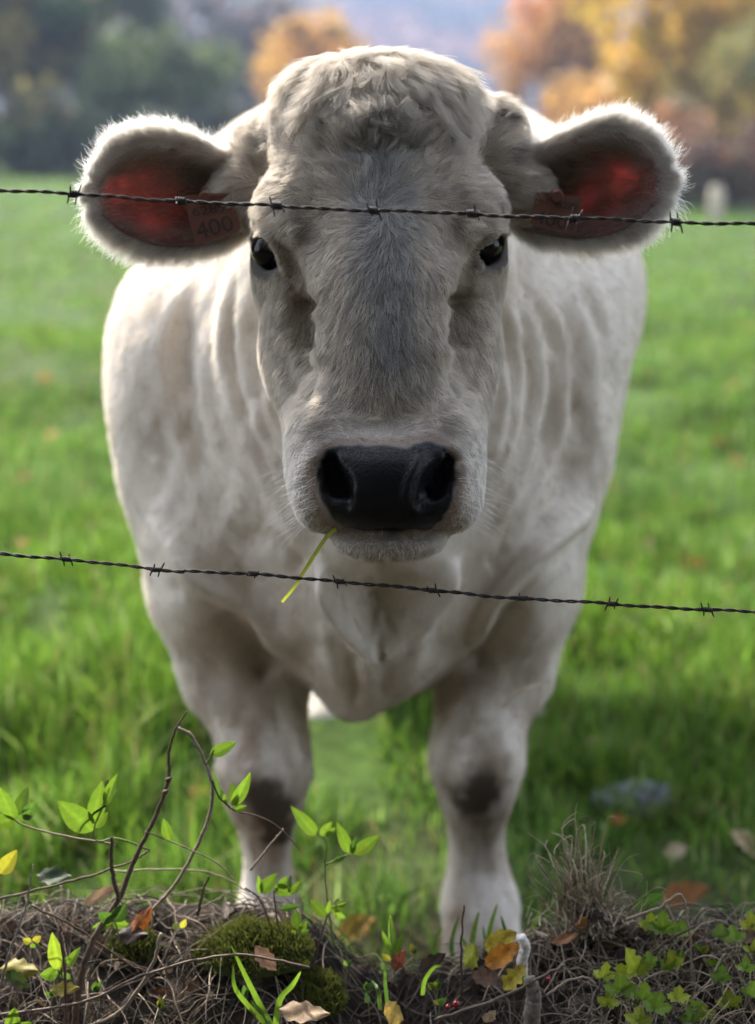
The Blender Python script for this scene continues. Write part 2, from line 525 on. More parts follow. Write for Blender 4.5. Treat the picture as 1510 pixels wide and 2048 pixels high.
# far hillside woods
def far_wood():
    n = 26000
    y = TR.uniform(250, 800, n); x = (TR.rand(n) * 2 - 1) * (0.30 * y + 40)
    q = np.stack([x, y, 0 * x], 1)
    dens = fbm(q * 0.013 + 21, 3)
    k = dens > 0.50
    x, y, q = x[k], y[k], q[k]
    z = field_z(x, y)
    m = len(x)
    hue = fbm(q * 0.03 + 50, 2)
    c = np.where((hue > .58)[:, None], (0.17, 0.085, 0.05), np.where((hue > .50)[:, None], (0.11, 0.095, 0.06), (0.035, 0.042, 0.038))) * TR.uniform(.7, 1.3, (m, 1))
    V, F, C = [], [], []
    o = 0
    for _ in range(5):
        cen = np.stack([x, y, z + 4], 1) + TR.randn(m, 3) * np.array((3.5, 3.5, 2.5))
        v, f, cc = leaf_cloud(cen, TR.uniform(2.5, 5, m), c * TR.uniform(.8, 1.2, (m, 1)))
        V.append(v); F.append(f + o); C.append(cc); o += len(v)
    me = mesh_np('far_wood', np.vstack(V), np.vstack(F), False); vcol(me, 'tint', np.vstack(C))
    tag(link('far_wood', me, M_leaf.m), kind='stuff')
far_wood()

# ------------------------------------------------------------------ far fence
M_wood = Mat('weathered_wood')
wn1 = M_wood.noise(14, 6)
M_wood.set(base=M_wood.ramp(wn1.outputs[0], [(0.3, (0.25, 0.20, 0.14)), (0.7, (0.50, 0.43, 0.33))]).outputs[0], rough=0.85)
M_wood.bump(wn1.outputs[0], .4, .01)
M_wire = Mat('rusty_wire')
wn2 = M_wire.noise(300, 4)
M_wire.set(base=M_wire.ramp(wn2.outputs[0], [(0.35, (0.022, 0.019, 0.019)), (0.7, (0.06, 0.045, 0.04))]).outputs[0], rough=0.75, spec=0.25)

def post(x, y, z0, h, r, label, lean=0.0, group=None):
    mb = MB()
    t = np.linspace(0, 1, 8)[:, None]
    pts = np.array((x, y, z0 - .3)) + np.array((lean, 0, h + .3)) * t
    mb.tube(pts, r * (1 + .05 * np.sin(np.arange(8) * 1.7)) * np.r_[np.ones(7), .8], 12)
    mb.tube(pts[-1] + np.array([(0, 0, 0), (0, 0, r * .25)]), [r * .8, r * .4], 12)
    o = mb.build('wooden_post', M_wood.m)
    return tag(o, label, 'fence post', group)
fp = at(1430, 452, 31)
fz = float(field_z(np.array([fp[0]]), np.array([31.0]))[0])
post(fp[0], 31, fz, at(1430, 374, 31)[2] - fz, 0.15, 'thick pale wooden post at the far right edge of the grass')
mb = MB()
for v in (424, 436):
    a, b = at(1080, v + 3, 31), at(1900, v - 2, 31)
    pts = np.array([a + (b - a) * t + np.array((0, -.16, -.10 * math.sin(t * 9) ** 2)) for t in np.linspace(0, 1, 30)])
    mb.tube(pts, .014, 5)
tag(mb.build('fence_wire', M_wire.m), 'dark thin wires along the far right edge of the grass', 'wire')

# ------------------------------------------------------------------ haze
def box(name, lo, hi):
    v = [(x, y, z) for x in (lo[0], hi[0]) for y in (lo[1], hi[1]) for z in (lo[2], hi[2])]
    f = [(0, 1, 3, 2), (4, 6, 7, 5), (0, 4, 5, 1), (2, 3, 7, 6), (0, 2, 6, 4), (1, 5, 7, 3)]
    me = bpy.data.meshes.new(name); me.from_pydata(v, [], f)
    return me
HAZE = 0.0008
M_haze = bpy.data.materials.new('haze')
M_haze.use_nodes = True
nt = M_haze.node_tree
nt.nodes.remove(nt.nodes['Principled BSDF'])
pv = nt.nodes.new('ShaderNodeVolumePrincipled')
pv.inputs['Color'].default_value = (0.55, 0.66, 0.95, 1)
pv.inputs['Density'].default_value = HAZE
nt.links.new(pv.outputs[0], nt.nodes['Material Output'].inputs['Volume'])
tag(link('haze', box('haze', (-950, -60, -60), (950, 1000, 150)), M_haze), kind='stuff')

# ------------------------------------------------------------------ leafy screen added out of view to block the front sky
def shade_hedge():
    root = empty('shade_hedge', (0, -4.2, -0.4))
    tag(root, 'unseen dark foliage added behind the viewer to block the front sky', 'shade_hedge')
    n = 30000
    p = np.stack([TR.uniform(-7.5, 7.5, n), -3.6 + TR.randn(n) * .7, TR.uniform(-.4, 8.0, n) + TR.randn(n) * .3], 1)
    ov = TR.rand(n) < .5                                               # boughs brought forward to close off more sky
    p[ov, 1] = TR.uniform(-4.3, -1.0, ov.sum()); p[ov, 2] = 4.6 + (p[ov, 1] + 4) * .25 + TR.rand(ov.sum()) * 2.4
    p[:, 2] = np.maximum(p[:, 2], -.4)
    V, F, C = leaf_cloud(p, TR.uniform(.14, .30, n), np.array((0.035, 0.045, 0.018)) * TR.uniform(.6, 1.3, (n, 1)))
    me = mesh_np('foliage', V, F, False); vcol(me, 'tint', C)
    link('foliage', me, M_leaf.m, root)
    mb = MB()
    for i in range(24):
        x = -7 + i * .61 + TR.randn() * .1
        mb.tube(np.array([(x, -3.6, -.6), (x + TR.randn() * .2, -3.6 + TR.randn() * .2, 2), (x + TR.randn() * .5, -3.6 + TR.randn() * .4, 5.2)]), [.06, .045, .015], 6)
    mb.build('stems', M_bark.m, root)
shade_hedge()
# ------------------------------------------------------------------ the cow
GX = np.concatenate([np.arange(-0.56, -0.175, 0.007), np.arange(-0.175, 0.185, 0.0035), np.arange(0.185, 0.64, 0.007)])
GY = np.concatenate([np.arange(1.42, 1.86, 0.0035), np.arange(1.86, 2.5, 0.0065), np.arange(2.5, 4.25, 0.022)])
GZ = np.concatenate([np.arange(-0.10, 0.77, 0.007), np.arange(0.77, 1.40, 0.0035)])
GD = np.full((len(GX), len(GY), len(GZ)), 1.0, dtype=np.float32)

def _block(lo, hi):
    r = []
    for g, a, b in ((GX, lo[0], hi[0]), (GY, lo[1], hi[1]), (GZ, lo[2], hi[2])):
        i, j = np.searchsorted(g, a), np.searchsorted(g, b)
        r.append(slice(max(i - 1, 0), min(j + 1, len(g))))
    return tuple(r)

def _merge(sl, d, k, cut=False):
    a = GD[sl]
    if cut:
        d = -d
        h = np.maximum(k - np.abs(a - d), 0) / k
        GD[sl] = np.maximum(a, d) + h * h * k * 0.25
    else:
        h = np.maximum(k - np.abs(a - d), 0) / k
        GD[sl] = np.minimum(a, d) - h * h * k * 0.25

def ell(c, r, k=0.02, n=2.0, tilt=0, yaw=0, roll=0, cut=False):
    """(super)ellipsoid; tilt leans its top away from the camera, degrees"""
    c, r = np.asarray(c, float), np.asarray(r, float)
    R = np.array(Matrix.Rotation(math.radians(yaw), 3, 'Z') @ Matrix.Rotation(math.radians(-tilt), 3, 'X') @ Matrix.Rotation(math.radians(roll), 3, 'Y'))
    ext = np.sqrt(((R * r) ** 2).sum(1)) * (1.0 if n <= 2 else 1.25) + k + 0.012
    sl = _block(c - ext, c + ext)
    X, Y, Z = np.meshgrid(GX[sl[0]] - c[0], GY[sl[1]] - c[1], GZ[sl[2]] - c[2], indexing='ij', sparse=True)
    q = [np.abs((X * R[0, i] + Y * R[1, i] + Z * R[2, i]) / r[i]) + 1e-6 for i in range(3)]
    k0 = (q[0] ** n + q[1] ** n + q[2] ** n) ** (1 / n)
    g = np.sqrt(sum((q[i] ** (n - 1) / r[i]) ** 2 for i in range(3))) * k0 ** (1 - n)
    d = np.maximum((k0 - 1) / g, -r.min())
    _merge(sl, d.astype(np.float32), k, cut)

def cone(a, ra, b, rb, k=0.02, cut=False):
    a, b = np.asarray(a, float), np.asarray(b, float)
    m = max(ra, rb) + k + 0.012
    sl = _block(np.minimum(a, b) - m, np.maximum(a, b) + m)
    X, Y, Z = np.meshgrid(GX[sl[0]] - a[0], GY[sl[1]] - a[1], GZ[sl[2]] - a[2], indexing='ij', sparse=True)
    ab = b - a
    t = np.clip((X * ab[0] + Y * ab[1] + Z * ab[2]) / ab.dot(ab), 0, 1)
    d = np.sqrt((X - t * ab[0]) ** 2 + (Y - t * ab[1]) ** 2 + (Z - t * ab[2]) ** 2) - (ra + (rb - ra) * t)
    _merge(sl, d.astype(np.float32), k, cut)

def E(u, v, Y, ru, ry, rv, **kw):
    p = at(u, v, Y)
    ell(p, (px(ru, p), ry, px(rv, p)), **kw)

def Cn(u1, v1, Y1, r1, u2, v2, Y2, r2, **kw):
    a, b = at(u1, v1, Y1), at(u2, v2, Y2)
    cone(a, px(r1, a), b, px(r2, b), **kw)

# --- trunk
ell((0.098, 3.0, 0.985), (0.405, 0.95, 0.35), k=0.1)
ell((0.125, 3.72, 0.98), (0.36, 0.42, 0.36), k=0.1)
E(755, 430, 2.62, 390, 0.5, 255, k=0.1)
ell((-0.012, 2.55, 0.82), (0.34, 0.5, 0.42), k=0.1)
# neck and chest
Cn(760, 430, 1.93, 230, 745, 700, 2.45, 400, k=0.1)
E(748, 880, 2.22, 320, 0.27, 400, k=0.1)
E(742, 1165, 2.26, 250, 0.22, 165, k=0.09)
Cn(765, 930, 1.95, 110, 738, 1270, 2.12, 75, k=0.08)
Cn(728, 1290, 2.13, 80, 708, 1395, 2.16, 42, k=0.06)
E(745, 1220, 2.42, 205, 0.3, 112, k=0.08)
# shoulders
E(368, 790, 2.40, 150, 0.26, 310, k=0.07)
E(1082, 790, 2.42, 150, 0.26, 310, k=0.07)
E(432, 1090, 2.27, 136, 0.19, 230, k=0.08)
E(1028, 1090, 2.27, 126, 0.19, 230, k=0.08)
# fore legs: (left, right) upper arm, forearm, knee, cannon, fetlock, hoof
for L in (((452, 1180, 148), (486, 1340, 116), (514, 1420, 84), (529, 1490, 74), (530, 1545, 85), (530, 1600, 60), (533, 1680, 42), (536, 1760, 41), (539, 1830, 54), (540, 1890, 66)),
          ((1022, 1180, 140), (992, 1340, 108), (968, 1410, 80), (959, 1460, 74), (955, 1525, 82), (953, 1600, 56), (953, 1680, 41), (955, 1740, 45), (960, 1810, 68), (963, 1870, 72))):
    ys = (2.27, 2.24, 2.20, 2.17, 2.15, 2.15, 2.16, 2.16, 2.14, 2.10)
    for i in range(len(L) - 1):
        Cn(L[i][0], L[i][1], ys[i], L[i][2], L[i + 1][0], L[i + 1][1], ys[i + 1], L[i + 1][2], k=0.035)
    f = at(L[-1][0], L[-1][1], 2.10)
    cone((f[0] - 0.02, 2.08, f[2] - 0.02), 0.045, (f[0] - 0.026, 2.05, -0.03), 0.05, k=0.02)
    cone((f[0] + 0.02, 2.08, f[2] - 0.02), 0.045, (f[0] + 0.026, 2.05, -0.03), 0.05, k=0.02)
# hind legs
for s, fx in ((-1, at(646, 1440, 3.2)[0]), (1, 0.33)):
    hx = 0.11 + s * 0.2
    cone((hx, 3.75, 0.85), 0.2, (hx, 3.62, 0.52), 0.12, k=0.08)
    cone((hx, 3.62, 0.52), 0.11, (fx + s * 0.02, 3.62, 0.36), 0.062, k=0.05)
    cone((fx + s * 0.02, 3.62, 0.36), 0.06, (fx, 3.40, 0.10), 0.042, k=0.04)
    cone((fx, 3.36, 0.10), 0.046, (fx, 3.20, -0.03), 0.06, k=0.03)
# --- head
E(752, 374, 1.755, 194, 0.122, 220, k=0.03, n=2.6, tilt=24)
E(750, 212, 1.80, 188, 0.080, 72, k=0.06, n=2.3, tilt=10, roll=-2)
E(580, 440, 1.70, 68, 0.062, 84, k=0.035)
E(938, 435, 1.70, 68, 0.062, 84, k=0.035)
E(556, 520, 1.74, 48, 0.055, 80, k=0.03)
E(958, 512, 1.74, 48, 0.055, 80, k=0.03)
Cn(768, 480, 1.735, 165, 778, 850, 1.61, 130, k=0.03)
E(764, 650, 1.635, 128, 0.088, 270, k=0.04, n=2.6, tilt=22)
E(606, 630, 1.75, 80, 0.10, 200, k=0.04, tilt=18)
E(914, 625, 1.75, 80, 0.10, 200, k=0.04, tilt=18)
Cn(612, 720, 1.71, 62, 662, 920, 1.59, 72, k=0.05)
Cn(916, 720, 1.71, 62, 886, 920, 1.59, 72, k=0.05)
E(775, 962, 1.552, 172, 0.09, 102, k=0.03, n=2.5, tilt=8)
E(640, 998, 1.565, 47, 0.055, 58, k=0.03)
E(908, 998, 1.565, 47, 0.055, 58, k=0.03)
E(646, 868, 1.56, 58, 0.055, 90, k=0.045)
E(892, 868, 1.56, 56, 0.055, 90, k=0.035)
E(778, 1068, 1.55, 116, 0.062, 46, k=0.012, n=2.3)
Cn(775, 1000, 1.68, 75, 765, 850, 1.92, 160, k=0.06)
for s in (0, 1):
    E((528, 988)[s], (312, 292)[s], 1.815, (52, 58)[s], 0.05, (75, 92)[s], k=0.03)
    Cn((520, 1000)[s], 360, 1.80, 62, (478, 1046)[s], (398, 390)[s], 1.785, 58, k=0.04)
# eye sockets and nostrils
EYES = [at(542, 500, 1.701), at(965, 491, 1.701)]
for e in EYES:
    ell(e + np.array((-0.004 if e[0] < 0 else 0.004, -0.012, -0.002)), (0.0175, 0.036, 0.0225), k=0.008, cut=True, roll=(-24 if e[0] < 0 else 24))
for s, pts in ((0, ((662, 918, 15), (668, 942, 24), (680, 973, 27), (698, 1006, 15))), (1, ((896, 914, 15), (888, 940, 24), (872, 971, 27), (848, 1006, 15)))):
    for i in range(3):
        a, b = pts[i], pts[i + 1]
        Cn(a[0], a[1], 1.475, a[2], b[0], b[1], 1.468, b[2], k=0.01, cut=True)
        Cn(a[0], a[1], 1.475, a[2] * .8, b[0] + (10 if s else -10), b[1] - 12, 1.51, b[2] * .7, k=0.008, cut=True)

# --- surface nets
def surface_nets(D):
    S = D < 0
    nx, ny, nz = D.shape
    cnt = np.zeros((nx - 1, ny - 1, nz - 1), dtype=np.uint8)
    for dx in (0, 1):
        for dy in (0, 1):
            for dz in (0, 1):
                cnt += S[dx:nx - 1 + dx, dy:ny - 1 + dy, dz:nz - 1 + dz]
    act = (cnt > 0) & (cnt < 8)
    ci = np.argwhere(act)
    idx = np.full(act.shape, -1, dtype=np.int64)
    idx[act] = np.arange(len(ci))
    acc = np.zeros((len(ci), 3)); num = np.zeros(len(ci))
    G = (GX, GY, GZ)
    for ax in range(3):
        for o1 in (0, 1):
            for o2 in (0, 1):
                o = [0, 0, 0]
                others = [i for i in range(3) if i != ax]
                o[others[0]], o[others[1]] = o1, o2
                p = ci + np.array(o)
                q = p.copy(); q[:, ax] += 1
                a = D[p[:, 0], p[:, 1], p[:, 2]]; b = D[q[:, 0], q[:, 1], q[:, 2]]
                m = (a < 0) != (b < 0)
                t = np.where(m, a / np.where(m, a - b, 1), 0)
                pos = np.stack([G[i][p[:, i]] for i in range(3)], 1)
                pos[:, ax] += t * (G[ax][q[:, ax]] - G[ax][p[:, ax]])
                acc += pos * m[:, None]; num += m
    V = acc / num[:, None]
    F = []
    for ax in range(3):
        o = [i for i in range(3) if i != ax]
        a = np.moveaxis(S, ax, 0)
        e = a[:-1] != a[1:]
        e = np.moveaxis(e, 0, ax)
        pe = np.argwhere(e)
        ok = (pe[:, o[0]] > 0) & (pe[:, o[1]] > 0) & (pe[:, o[0]] < D.shape[o[0]] - 1) & (pe[:, o[1]] < D.shape[o[1]] - 1)
        pe = pe[ok]
        q = []
        for d1, d2 in ((-1, -1), (0, -1), (0, 0), (-1, 0)):
            c = pe.copy(); c[:, o[0]] += d1; c[:, o[1]] += d2
            q.append(idx[c[:, 0], c[:, 1], c[:, 2]])
        q = np.stack(q, 1)
        inside = S[pe[:, 0], pe[:, 1], pe[:, 2]]
        flip = inside if ax != 1 else ~inside
        q[~flip] = q[~flip][:, ::-1]
        F.append(q)
    return V, np.concatenate(F)

BV, BF = surface_nets(GD)
del GD

def edges_of(F):
    e = np.concatenate([F[:, [i, (i + 1) % F.shape[1]]] for i in range(F.shape[1])])
    return np.concatenate([e, e[:, ::-1]])

def laplace(V, F, n, lam=0.5, mu=-0.52, w=None):
    e = edges_of(F)
    deg = np.bincount(e[:, 0], minlength=len(V)).clip(1)
    for it in range(n * 2):
        l = lam if it % 2 == 0 else mu
        s = np.stack([np.bincount(e[:, 0], weights=V[e[:, 1], k], minlength=len(V)) for k in range(3)], 1) / deg[:, None]
        V = V + l * (s - V) * (1 if w is None else w[:, None])
    return V

def normals(V, F):
    n = np.cross(V[F[:, 2]] - V[F[:, 0]], V[F[:, 3]] - V[F[:, 1]])
    N = np.zeros_like(V)
    for k in range(4):
        for c in range(3):
            N[:, c] += np.bincount(F[:, k], weights=n[:, c], minlength=len(V))
    return N / (np.linalg.norm(N, axis=1)[:, None] + 1e-12)

BV = laplace(BV, BF, 6)

# --- sculpting: ridges and hollows laid along lines on the skin
def seg_dist(U, Vv, poly):
    """distance of points to a polyline, and the parameter along it"""
    best = np.full(U.shape, 1e9); par = np.zeros(U.shape)
    n = len(poly) - 1
    for i in range(n):
        a, b = np.asarray(poly[i], float), np.asarray(poly[i + 1], float)
        ab = b - a
        t = np.clip(((U - a[0]) * ab[0] + (Vv - a[1]) * ab[1]) / (ab.dot(ab) + 1e-9), 0, 1)
        d = np.hypot(U - a[0] - t * ab[0], Vv - a[1] - t * ab[1])
        m = d < best
        best = np.where(m, d, best); par = np.where(m, (i + t) / n, par)
    return best, par

HEAD, BODY = (1.38, 1.86), (1.86, 2.75)
STROKES = []
def ridge(poly, w, h, zone, fade=True):
    STROKES.append((catmull([(*p, 0) for p in poly], 5)[:, :2] if len(poly) > 2 else poly, w, h / 1000.0, zone, fade))
def bump(u, v, w, h, zone):
    STROKES.append((((u, v), (u + .01, v)), w, h / 1000.0, zone, False))

# face
for s in (0, 1):
    m = (lambda p: p) if s == 0 else (lambda p: [(1528 - a, b - 6) for a, b in p])
    ridge(m([(560, 440), (610, 490), (640, 545), (648, 610)]), 22, 9, HEAD)            # brow ridge running down to the bridge
    ridge(m([(596, 575), (606, 640), (622, 710)]), 30, -18, HEAD)
    ridge(m([(612, 700), (622, 760), (606, 800)]), 22, -7, HEAD)
    ridge(m([(640, 600), (643, 670), (640, 740)]), 16, 7, HEAD)                         # hollow below the eye
    ridge(m([(545, 600), (570, 690), (600, 780)]), 22, 3, HEAD)
    ridge(m([(560, 690), (590, 760), (612, 820)]), 13, -4, HEAD)                         # cheek crease
    ridge(m([(650, 640), (655, 720), (640, 800), (615, 870)]), 20, 3.5, HEAD)
    ridge(m([(640, 890), (612, 930), (604, 990), (630, 1040)]), 20, 4, HEAD)             # swollen lip round the nostril
    ridge(m([(506, 486), (516, 468), (538, 466), (558, 494), (570, 530), (580, 556)]), 9, 6.2, HEAD)   # upper lid
    ridge(m([(510, 510), (522, 534), (545, 545), (566, 548)]), 8, 3.5, HEAD)            # lower lid
    ridge(m([(572, 545), (590, 575)]), 8, -3, HEAD)
    ridge(m([(646, 905), (652, 940), (672, 985), (692, 1012)]), 7, 3, HEAD)
    ridge(m([(676, 905), (692, 930), (712, 975), (714, 1008), (700, 1025)]), 8, 3.5, HEAD)
ridge([(655, 1066), (700, 1074), (775, 1070), (850, 1074), (900, 1064)], 8, -9, HEAD)
ridge([(770, 230), (720, 255), (700, 280)], 20, 5, HEAD)
ridge([(700, 250), (770, 228), (800, 260)], 16, 5, HEAD)
ridge([(545, 330), (560, 270), (560, 200), (600, 140)], 26, 5, HEAD)
ridge([(955, 330), (950, 270), (945, 200), (900, 140)], 26, 5, HEAD)
ridge([(620, 300), (700, 310), (780, 300), (900, 305)], 26, -4, HEAD)
# neck folds, left then right
for p, w, h in (([(505, 560), (500, 700), (520, 850), (560, 960)], 15, 9), ([(470, 540), (455, 680), (470, 830), (520, 980), (590, 1080)], 13, 9),
                ([(440, 540), (405, 640), (400, 760), (430, 900), (500, 1050)], 14, 10), ([(420, 530), (350, 640), (325, 760), (360, 900), (440, 1060), (520, 1160)], 22, 12),
                ([(540, 700), (548, 830), (585, 940)], 12, 7), ([(350, 560), (300, 680), (285, 800), (300, 900)], 24, 7),
                ([(380, 640), (365, 720), (385, 820)], 16, -9), ([(300, 700), (280, 820), (300, 950)], 22, -6), ([(487, 560), (478, 690), (495, 840), (545, 990)], 9, -7),
                ([(428, 640), (420, 760), (450, 900), (520, 1040)], 9, -7), ([(470, 1060), (540, 1090), (600, 1150)], 18, -8), ([(400, 1000), (460, 1090), (520, 1170)], 14, -8),
                ([(330, 1060), (390, 1150), (450, 1185), (510, 1215), (545, 1260), (600, 1330)], 17, 24), ([(440, 1230), (490, 1290), (545, 1355)], 26, -26),
                ([(300, 1120), (330, 1180), (380, 1190)], 20, -7)):
    ridge(p, w, h, BODY)
for p, w, h in (([(1020, 560), (1030, 700), (1010, 850), (975, 960)], 14, 9), ([(1045, 560), (1075, 700), (1060, 850), (1020, 980), (960, 1080)], 13, 9),
                ([(1075, 560), (1125, 680), (1135, 800), (1090, 940), (1010, 1080)], 16, 11), ([(1100, 540), (1160, 640), (1200, 760), (1190, 900), (1120, 1040), (1030, 1140)], 22, 11),
                ([(1160, 540), (1215, 640), (1240, 760)], 22, 8), ([(1090, 640), (1140, 740), (1160, 850)], 20, -9), ([(1040, 660), (1052, 760), (1035, 880)], 9, -7),
                ([(1090, 700), (1100, 800), (1075, 900)], 12, -8), ([(1190, 620), (1225, 720), (1225, 800)], 16, -8), ([(990, 700), (985, 830), (960, 930)], 12, 7),
                ([(1150, 900), (1110, 1000), (1040, 1100)], 15, -7), ([(1180, 980), (1120, 1070), (1040, 1140), (985, 1210), (950, 1300)], 17, 24),
                ([(1040, 1200), (1000, 1270), (960, 1345)], 26, -24), ([(1000, 1100), (960, 1140)], 16, -6), ([(1150, 1060), (1120, 1120), (1090, 1130)], 20, -6)):
    ridge(p, w, h, BODY)
# dewlap and brisket
ridge([(630, 1120), (680, 1220), (730, 1292), (752, 1298)], 16, 34, BODY)
ridge([(890, 1110), (840, 1210), (780, 1285), (752, 1298)], 16, 34, BODY)
ridge([(700, 1160), (735, 1240), (752, 1262)], 26, -24, BODY)
ridge([(820, 1150), (780, 1230), (758, 1262)], 26, -24, BODY)
ridge([(760, 1120), (757, 1250)], 34, -26, BODY)
bump(730, 1325, 28, 12, BODY)
ridge([(690, 1300), (702, 1360), (712, 1410)], 10, -9, BODY)
ridge([(640, 1240), (650, 1310), (680, 1380)], 18, 7, BODY)
ridge([(830, 1220), (835, 1310), (800, 1390)], 18, 7, BODY)
ridge([(770, 1330), (760, 1400)], 16, -6, BODY)
bump(620, 1290, 34, -8, BODY)
bump(880, 1290, 34, -6, BODY)
# leg muscles and joints
for p, w, h in (([(560, 1400), (585, 1460), (590, 1530)], 14, 5), ([(545, 1400), (560, 1470)], 12, -5), ([(455, 1500), (450, 1560)], 14, 4), ([(498, 1530), (500, 1570)], 16, 7), ([(565, 1530), (562, 1575)], 14, 6), ([(530, 1590), (528, 1640)], 16, 4), ([(925, 1510), (925, 1560)], 14, 6), ([(985, 1510), (990, 1555)], 15, 7), ([(500, 1640), (510, 1760)], 10, 3), ([(575, 1640), (565, 1770)], 9, 3),
                ([(540, 1650), (545, 1770)], 10, -3), ([(905, 1400), (895, 1500)], 14, 4), ([(935, 1390), (925, 1480)], 12, -5), ([(1000, 1450), (1010, 1530)], 16, 4), ([(965, 1640), (960, 1770)], 10, -3)):
    ridge(p, w, h, BODY)

BN = normals(BV, BF)
U, W = uv_of(BV)
face = sstep(-(BN * (BV - np.array((0, 0, CAM_Z))) / np.linalg.norm(BV - np.array((0, 0, CAM_Z)), axis=1)[:, None]).sum(1), 0.0, 0.35)
disp = np.zeros(len(BV))
WN = fbm(BV * 6.5 + 30, 2)
warp = sstep(BV[:, 1], 1.86, 2.0)
U = U + (fbm(BV * 5.5 + 3, 2) - .5) * 62 * warp; W = W + (fbm(BV * 5.5 + 17, 2) - .5) * 50 * warp
for poly, w, h, (y0, y1), fade in STROKES:
    poly = np.asarray(poly)
    lo, hi = poly.min(0) - 3 * w, poly.max(0) + 3 * w
    m = np.where((U > lo[0]) & (U < hi[0]) & (W > lo[1]) & (W < hi[1]) & (BV[:, 1] > y0) & (BV[:, 1] < y1))[0]
    if not len(m): continue
    d, t = seg_dist(U[m], W[m], poly)
    a = np.exp(-(d / w) ** 2) * ((0.45 + 0.95 * WN[m]) if y0 > 1.8 else 1.25)
    if fade: a *= sstep(t, -0.05, 0.18) * (1 - sstep(t, 0.82, 1.05))
    disp[m] += a * h * face[m]
BV = BV + BN * disp[:, None]
lump = (fbm(BV * 6.0, 2) - 0.5) * 0.014 * sstep(BV[:, 1], 1.86, 2.1)
BV = BV + BN * lump[:, None]
sk = BV * np.array((19, 9, 3.2)) + np.stack([BV[:, 2] * 9 * np.sign(BV[:, 0]), 0 * U, 0 * U], 1)
fold = (fbm(sk, 2) - .5) * 0.020 * sstep(BV[:, 1], 1.9, 2.05) * (1 - sstep(BV[:, 1], 2.6, 2.9)) * sstep(BV[:, 2], .55, .75) * (1 - sstep(BV[:, 2], 1.12, 1.25)) * (.35 + .65 * face)
BV = BV + BN * fold[:, None]
BV = laplace(BV, BF, 1)
BN = normals(BV, BF)
U, W = uv_of(BV)

# --- skin colour: cream coat, black nose, bare lids, muddy knees
def poly_sd(U, W, poly):
    P = np.asarray(poly + poly[:1], float)
    d, _ = seg_dist(U, W, P)
    ins = np.zeros(U.shape, bool)
    for i in range(len(P) - 1):
        (x1, y1), (x2, y2) = P[i], P[i + 1]
        c = ((y1 > W) != (y2 > W)) & (U < (x2 - x1) * (W - y1) / (y2 - y1 + 1e-9) + x1)
        ins ^= c
    return np.where(ins, -d, d)

NOSE = [(632, 950), (636, 918), (652, 896), (684, 886), (730, 892), (770, 888), (815, 892), (862, 882), (892, 890), (912, 915), (918, 955), (908, 1000), (886, 1038), (862, 1060), (770, 1067), (690, 1062), (660, 1040), (640, 1000)]
front = BV[:, 1] < 1.64
nose_d = np.full(len(BV), 99.0)
nose_d[front] = poly_sd(U[front], W[front], NOSE)
nose_d += (fbm(BV * 60, 2) - 0.5) * 14
nose = 1 - sstep(nose_d, -6, 8)
lidd = np.full(len(BV), 9.0)
for e in EYES:
    q = BV - e
    lidd = np.minimum(lidd, np.sqrt((q[:, 0] * 0.9) ** 2 + (q[:, 1] * .6) ** 2 + (q[:, 2] * 1.0 + 0.006) ** 2))
lid = 1 - sstep(lidd, 0.026, 0.040)
cream = np.array((0.74, 0.675, 0.585))
bc = np.tile(cream, (len(BV), 1))
dirt = np.clip((fbm(BV * 14, 4) - 0.52) * 2.2, 0, 1)
bc = mix(bc, np.array((0.50, 0.43, 0.34)), (dirt * 0.45 * sstep(-BV[:, 2], -0.95, -0.4))[:, None])
streak = np.clip((fbm(BV * np.array((34, 20, 5)) + 60, 3) - .5) * 3, 0, 1) * sstep(BV[:, 1], 1.86, 2.0)
bc = mix(bc, np.array((0.50, 0.42, 0.33)), (streak * .4)[:, None])
leg = (1 - sstep(BV[:, 2], .32, .62)) * (BV[:, 1] < 2.5) * np.clip((fbm(BV * np.array((26, 26, 9)) + 5, 4) - .36) * 3, 0, 1)
bc = mix(bc, np.array((0.34, 0.255, 0.175)), (leg * .9)[:, None])  # mottled leg dirt, darkened further to paint in the legs' shade
knee = np.zeros(len(BV))
for ku, kv, kr in ((540, 1615, 62), (552, 1660, 40), (958, 1590, 58)):
    m = (BV[:, 1] < 2.25) & (BV[:, 2] < 0.6)
    knee = np.maximum(knee, np.where(m, 1 - sstep(np.hypot(U - ku, (W - kv) * 0.85) + (fbm(BV * 45, 3) - .5) * 60, kr * .45, kr * 1.05), 0))
bc = mix(bc, np.array((0.075, 0.055, 0.038)), knee[:, None] * 0.93)
edge = np.exp(-((nose_d - 10) / 16) ** 2) * (W > 930) + np.exp(-((nose_d - 6) / 9) ** 2) * (W <= 930)
bc = mix(bc, np.array((0.36, 0.23, 0.16)), edge[:, None] * 0.55)
muz = np.where(BV[:, 1] < 1.70, sstep(W, 800, 880) * sstep(nose_d, 6, 22), 0)
bc = mix(bc, np.array((0.84, 0.80, 0.74)), muz[:, None] * .8)
stain = np.zeros(len(BV))
for su, sv, sr in ((592, 572, 26), (935, 562, 26), (610, 600, 30), (920, 590, 28)):
    stain = np.maximum(stain, np.where(BV[:, 1] < 1.86, np.exp(-((U - su) ** 2 + (W - sv) ** 2) / sr ** 2), 0))
bc = mix(bc, np.array((0.36, 0.26, 0.16)), stain[:, None] * 0.6)
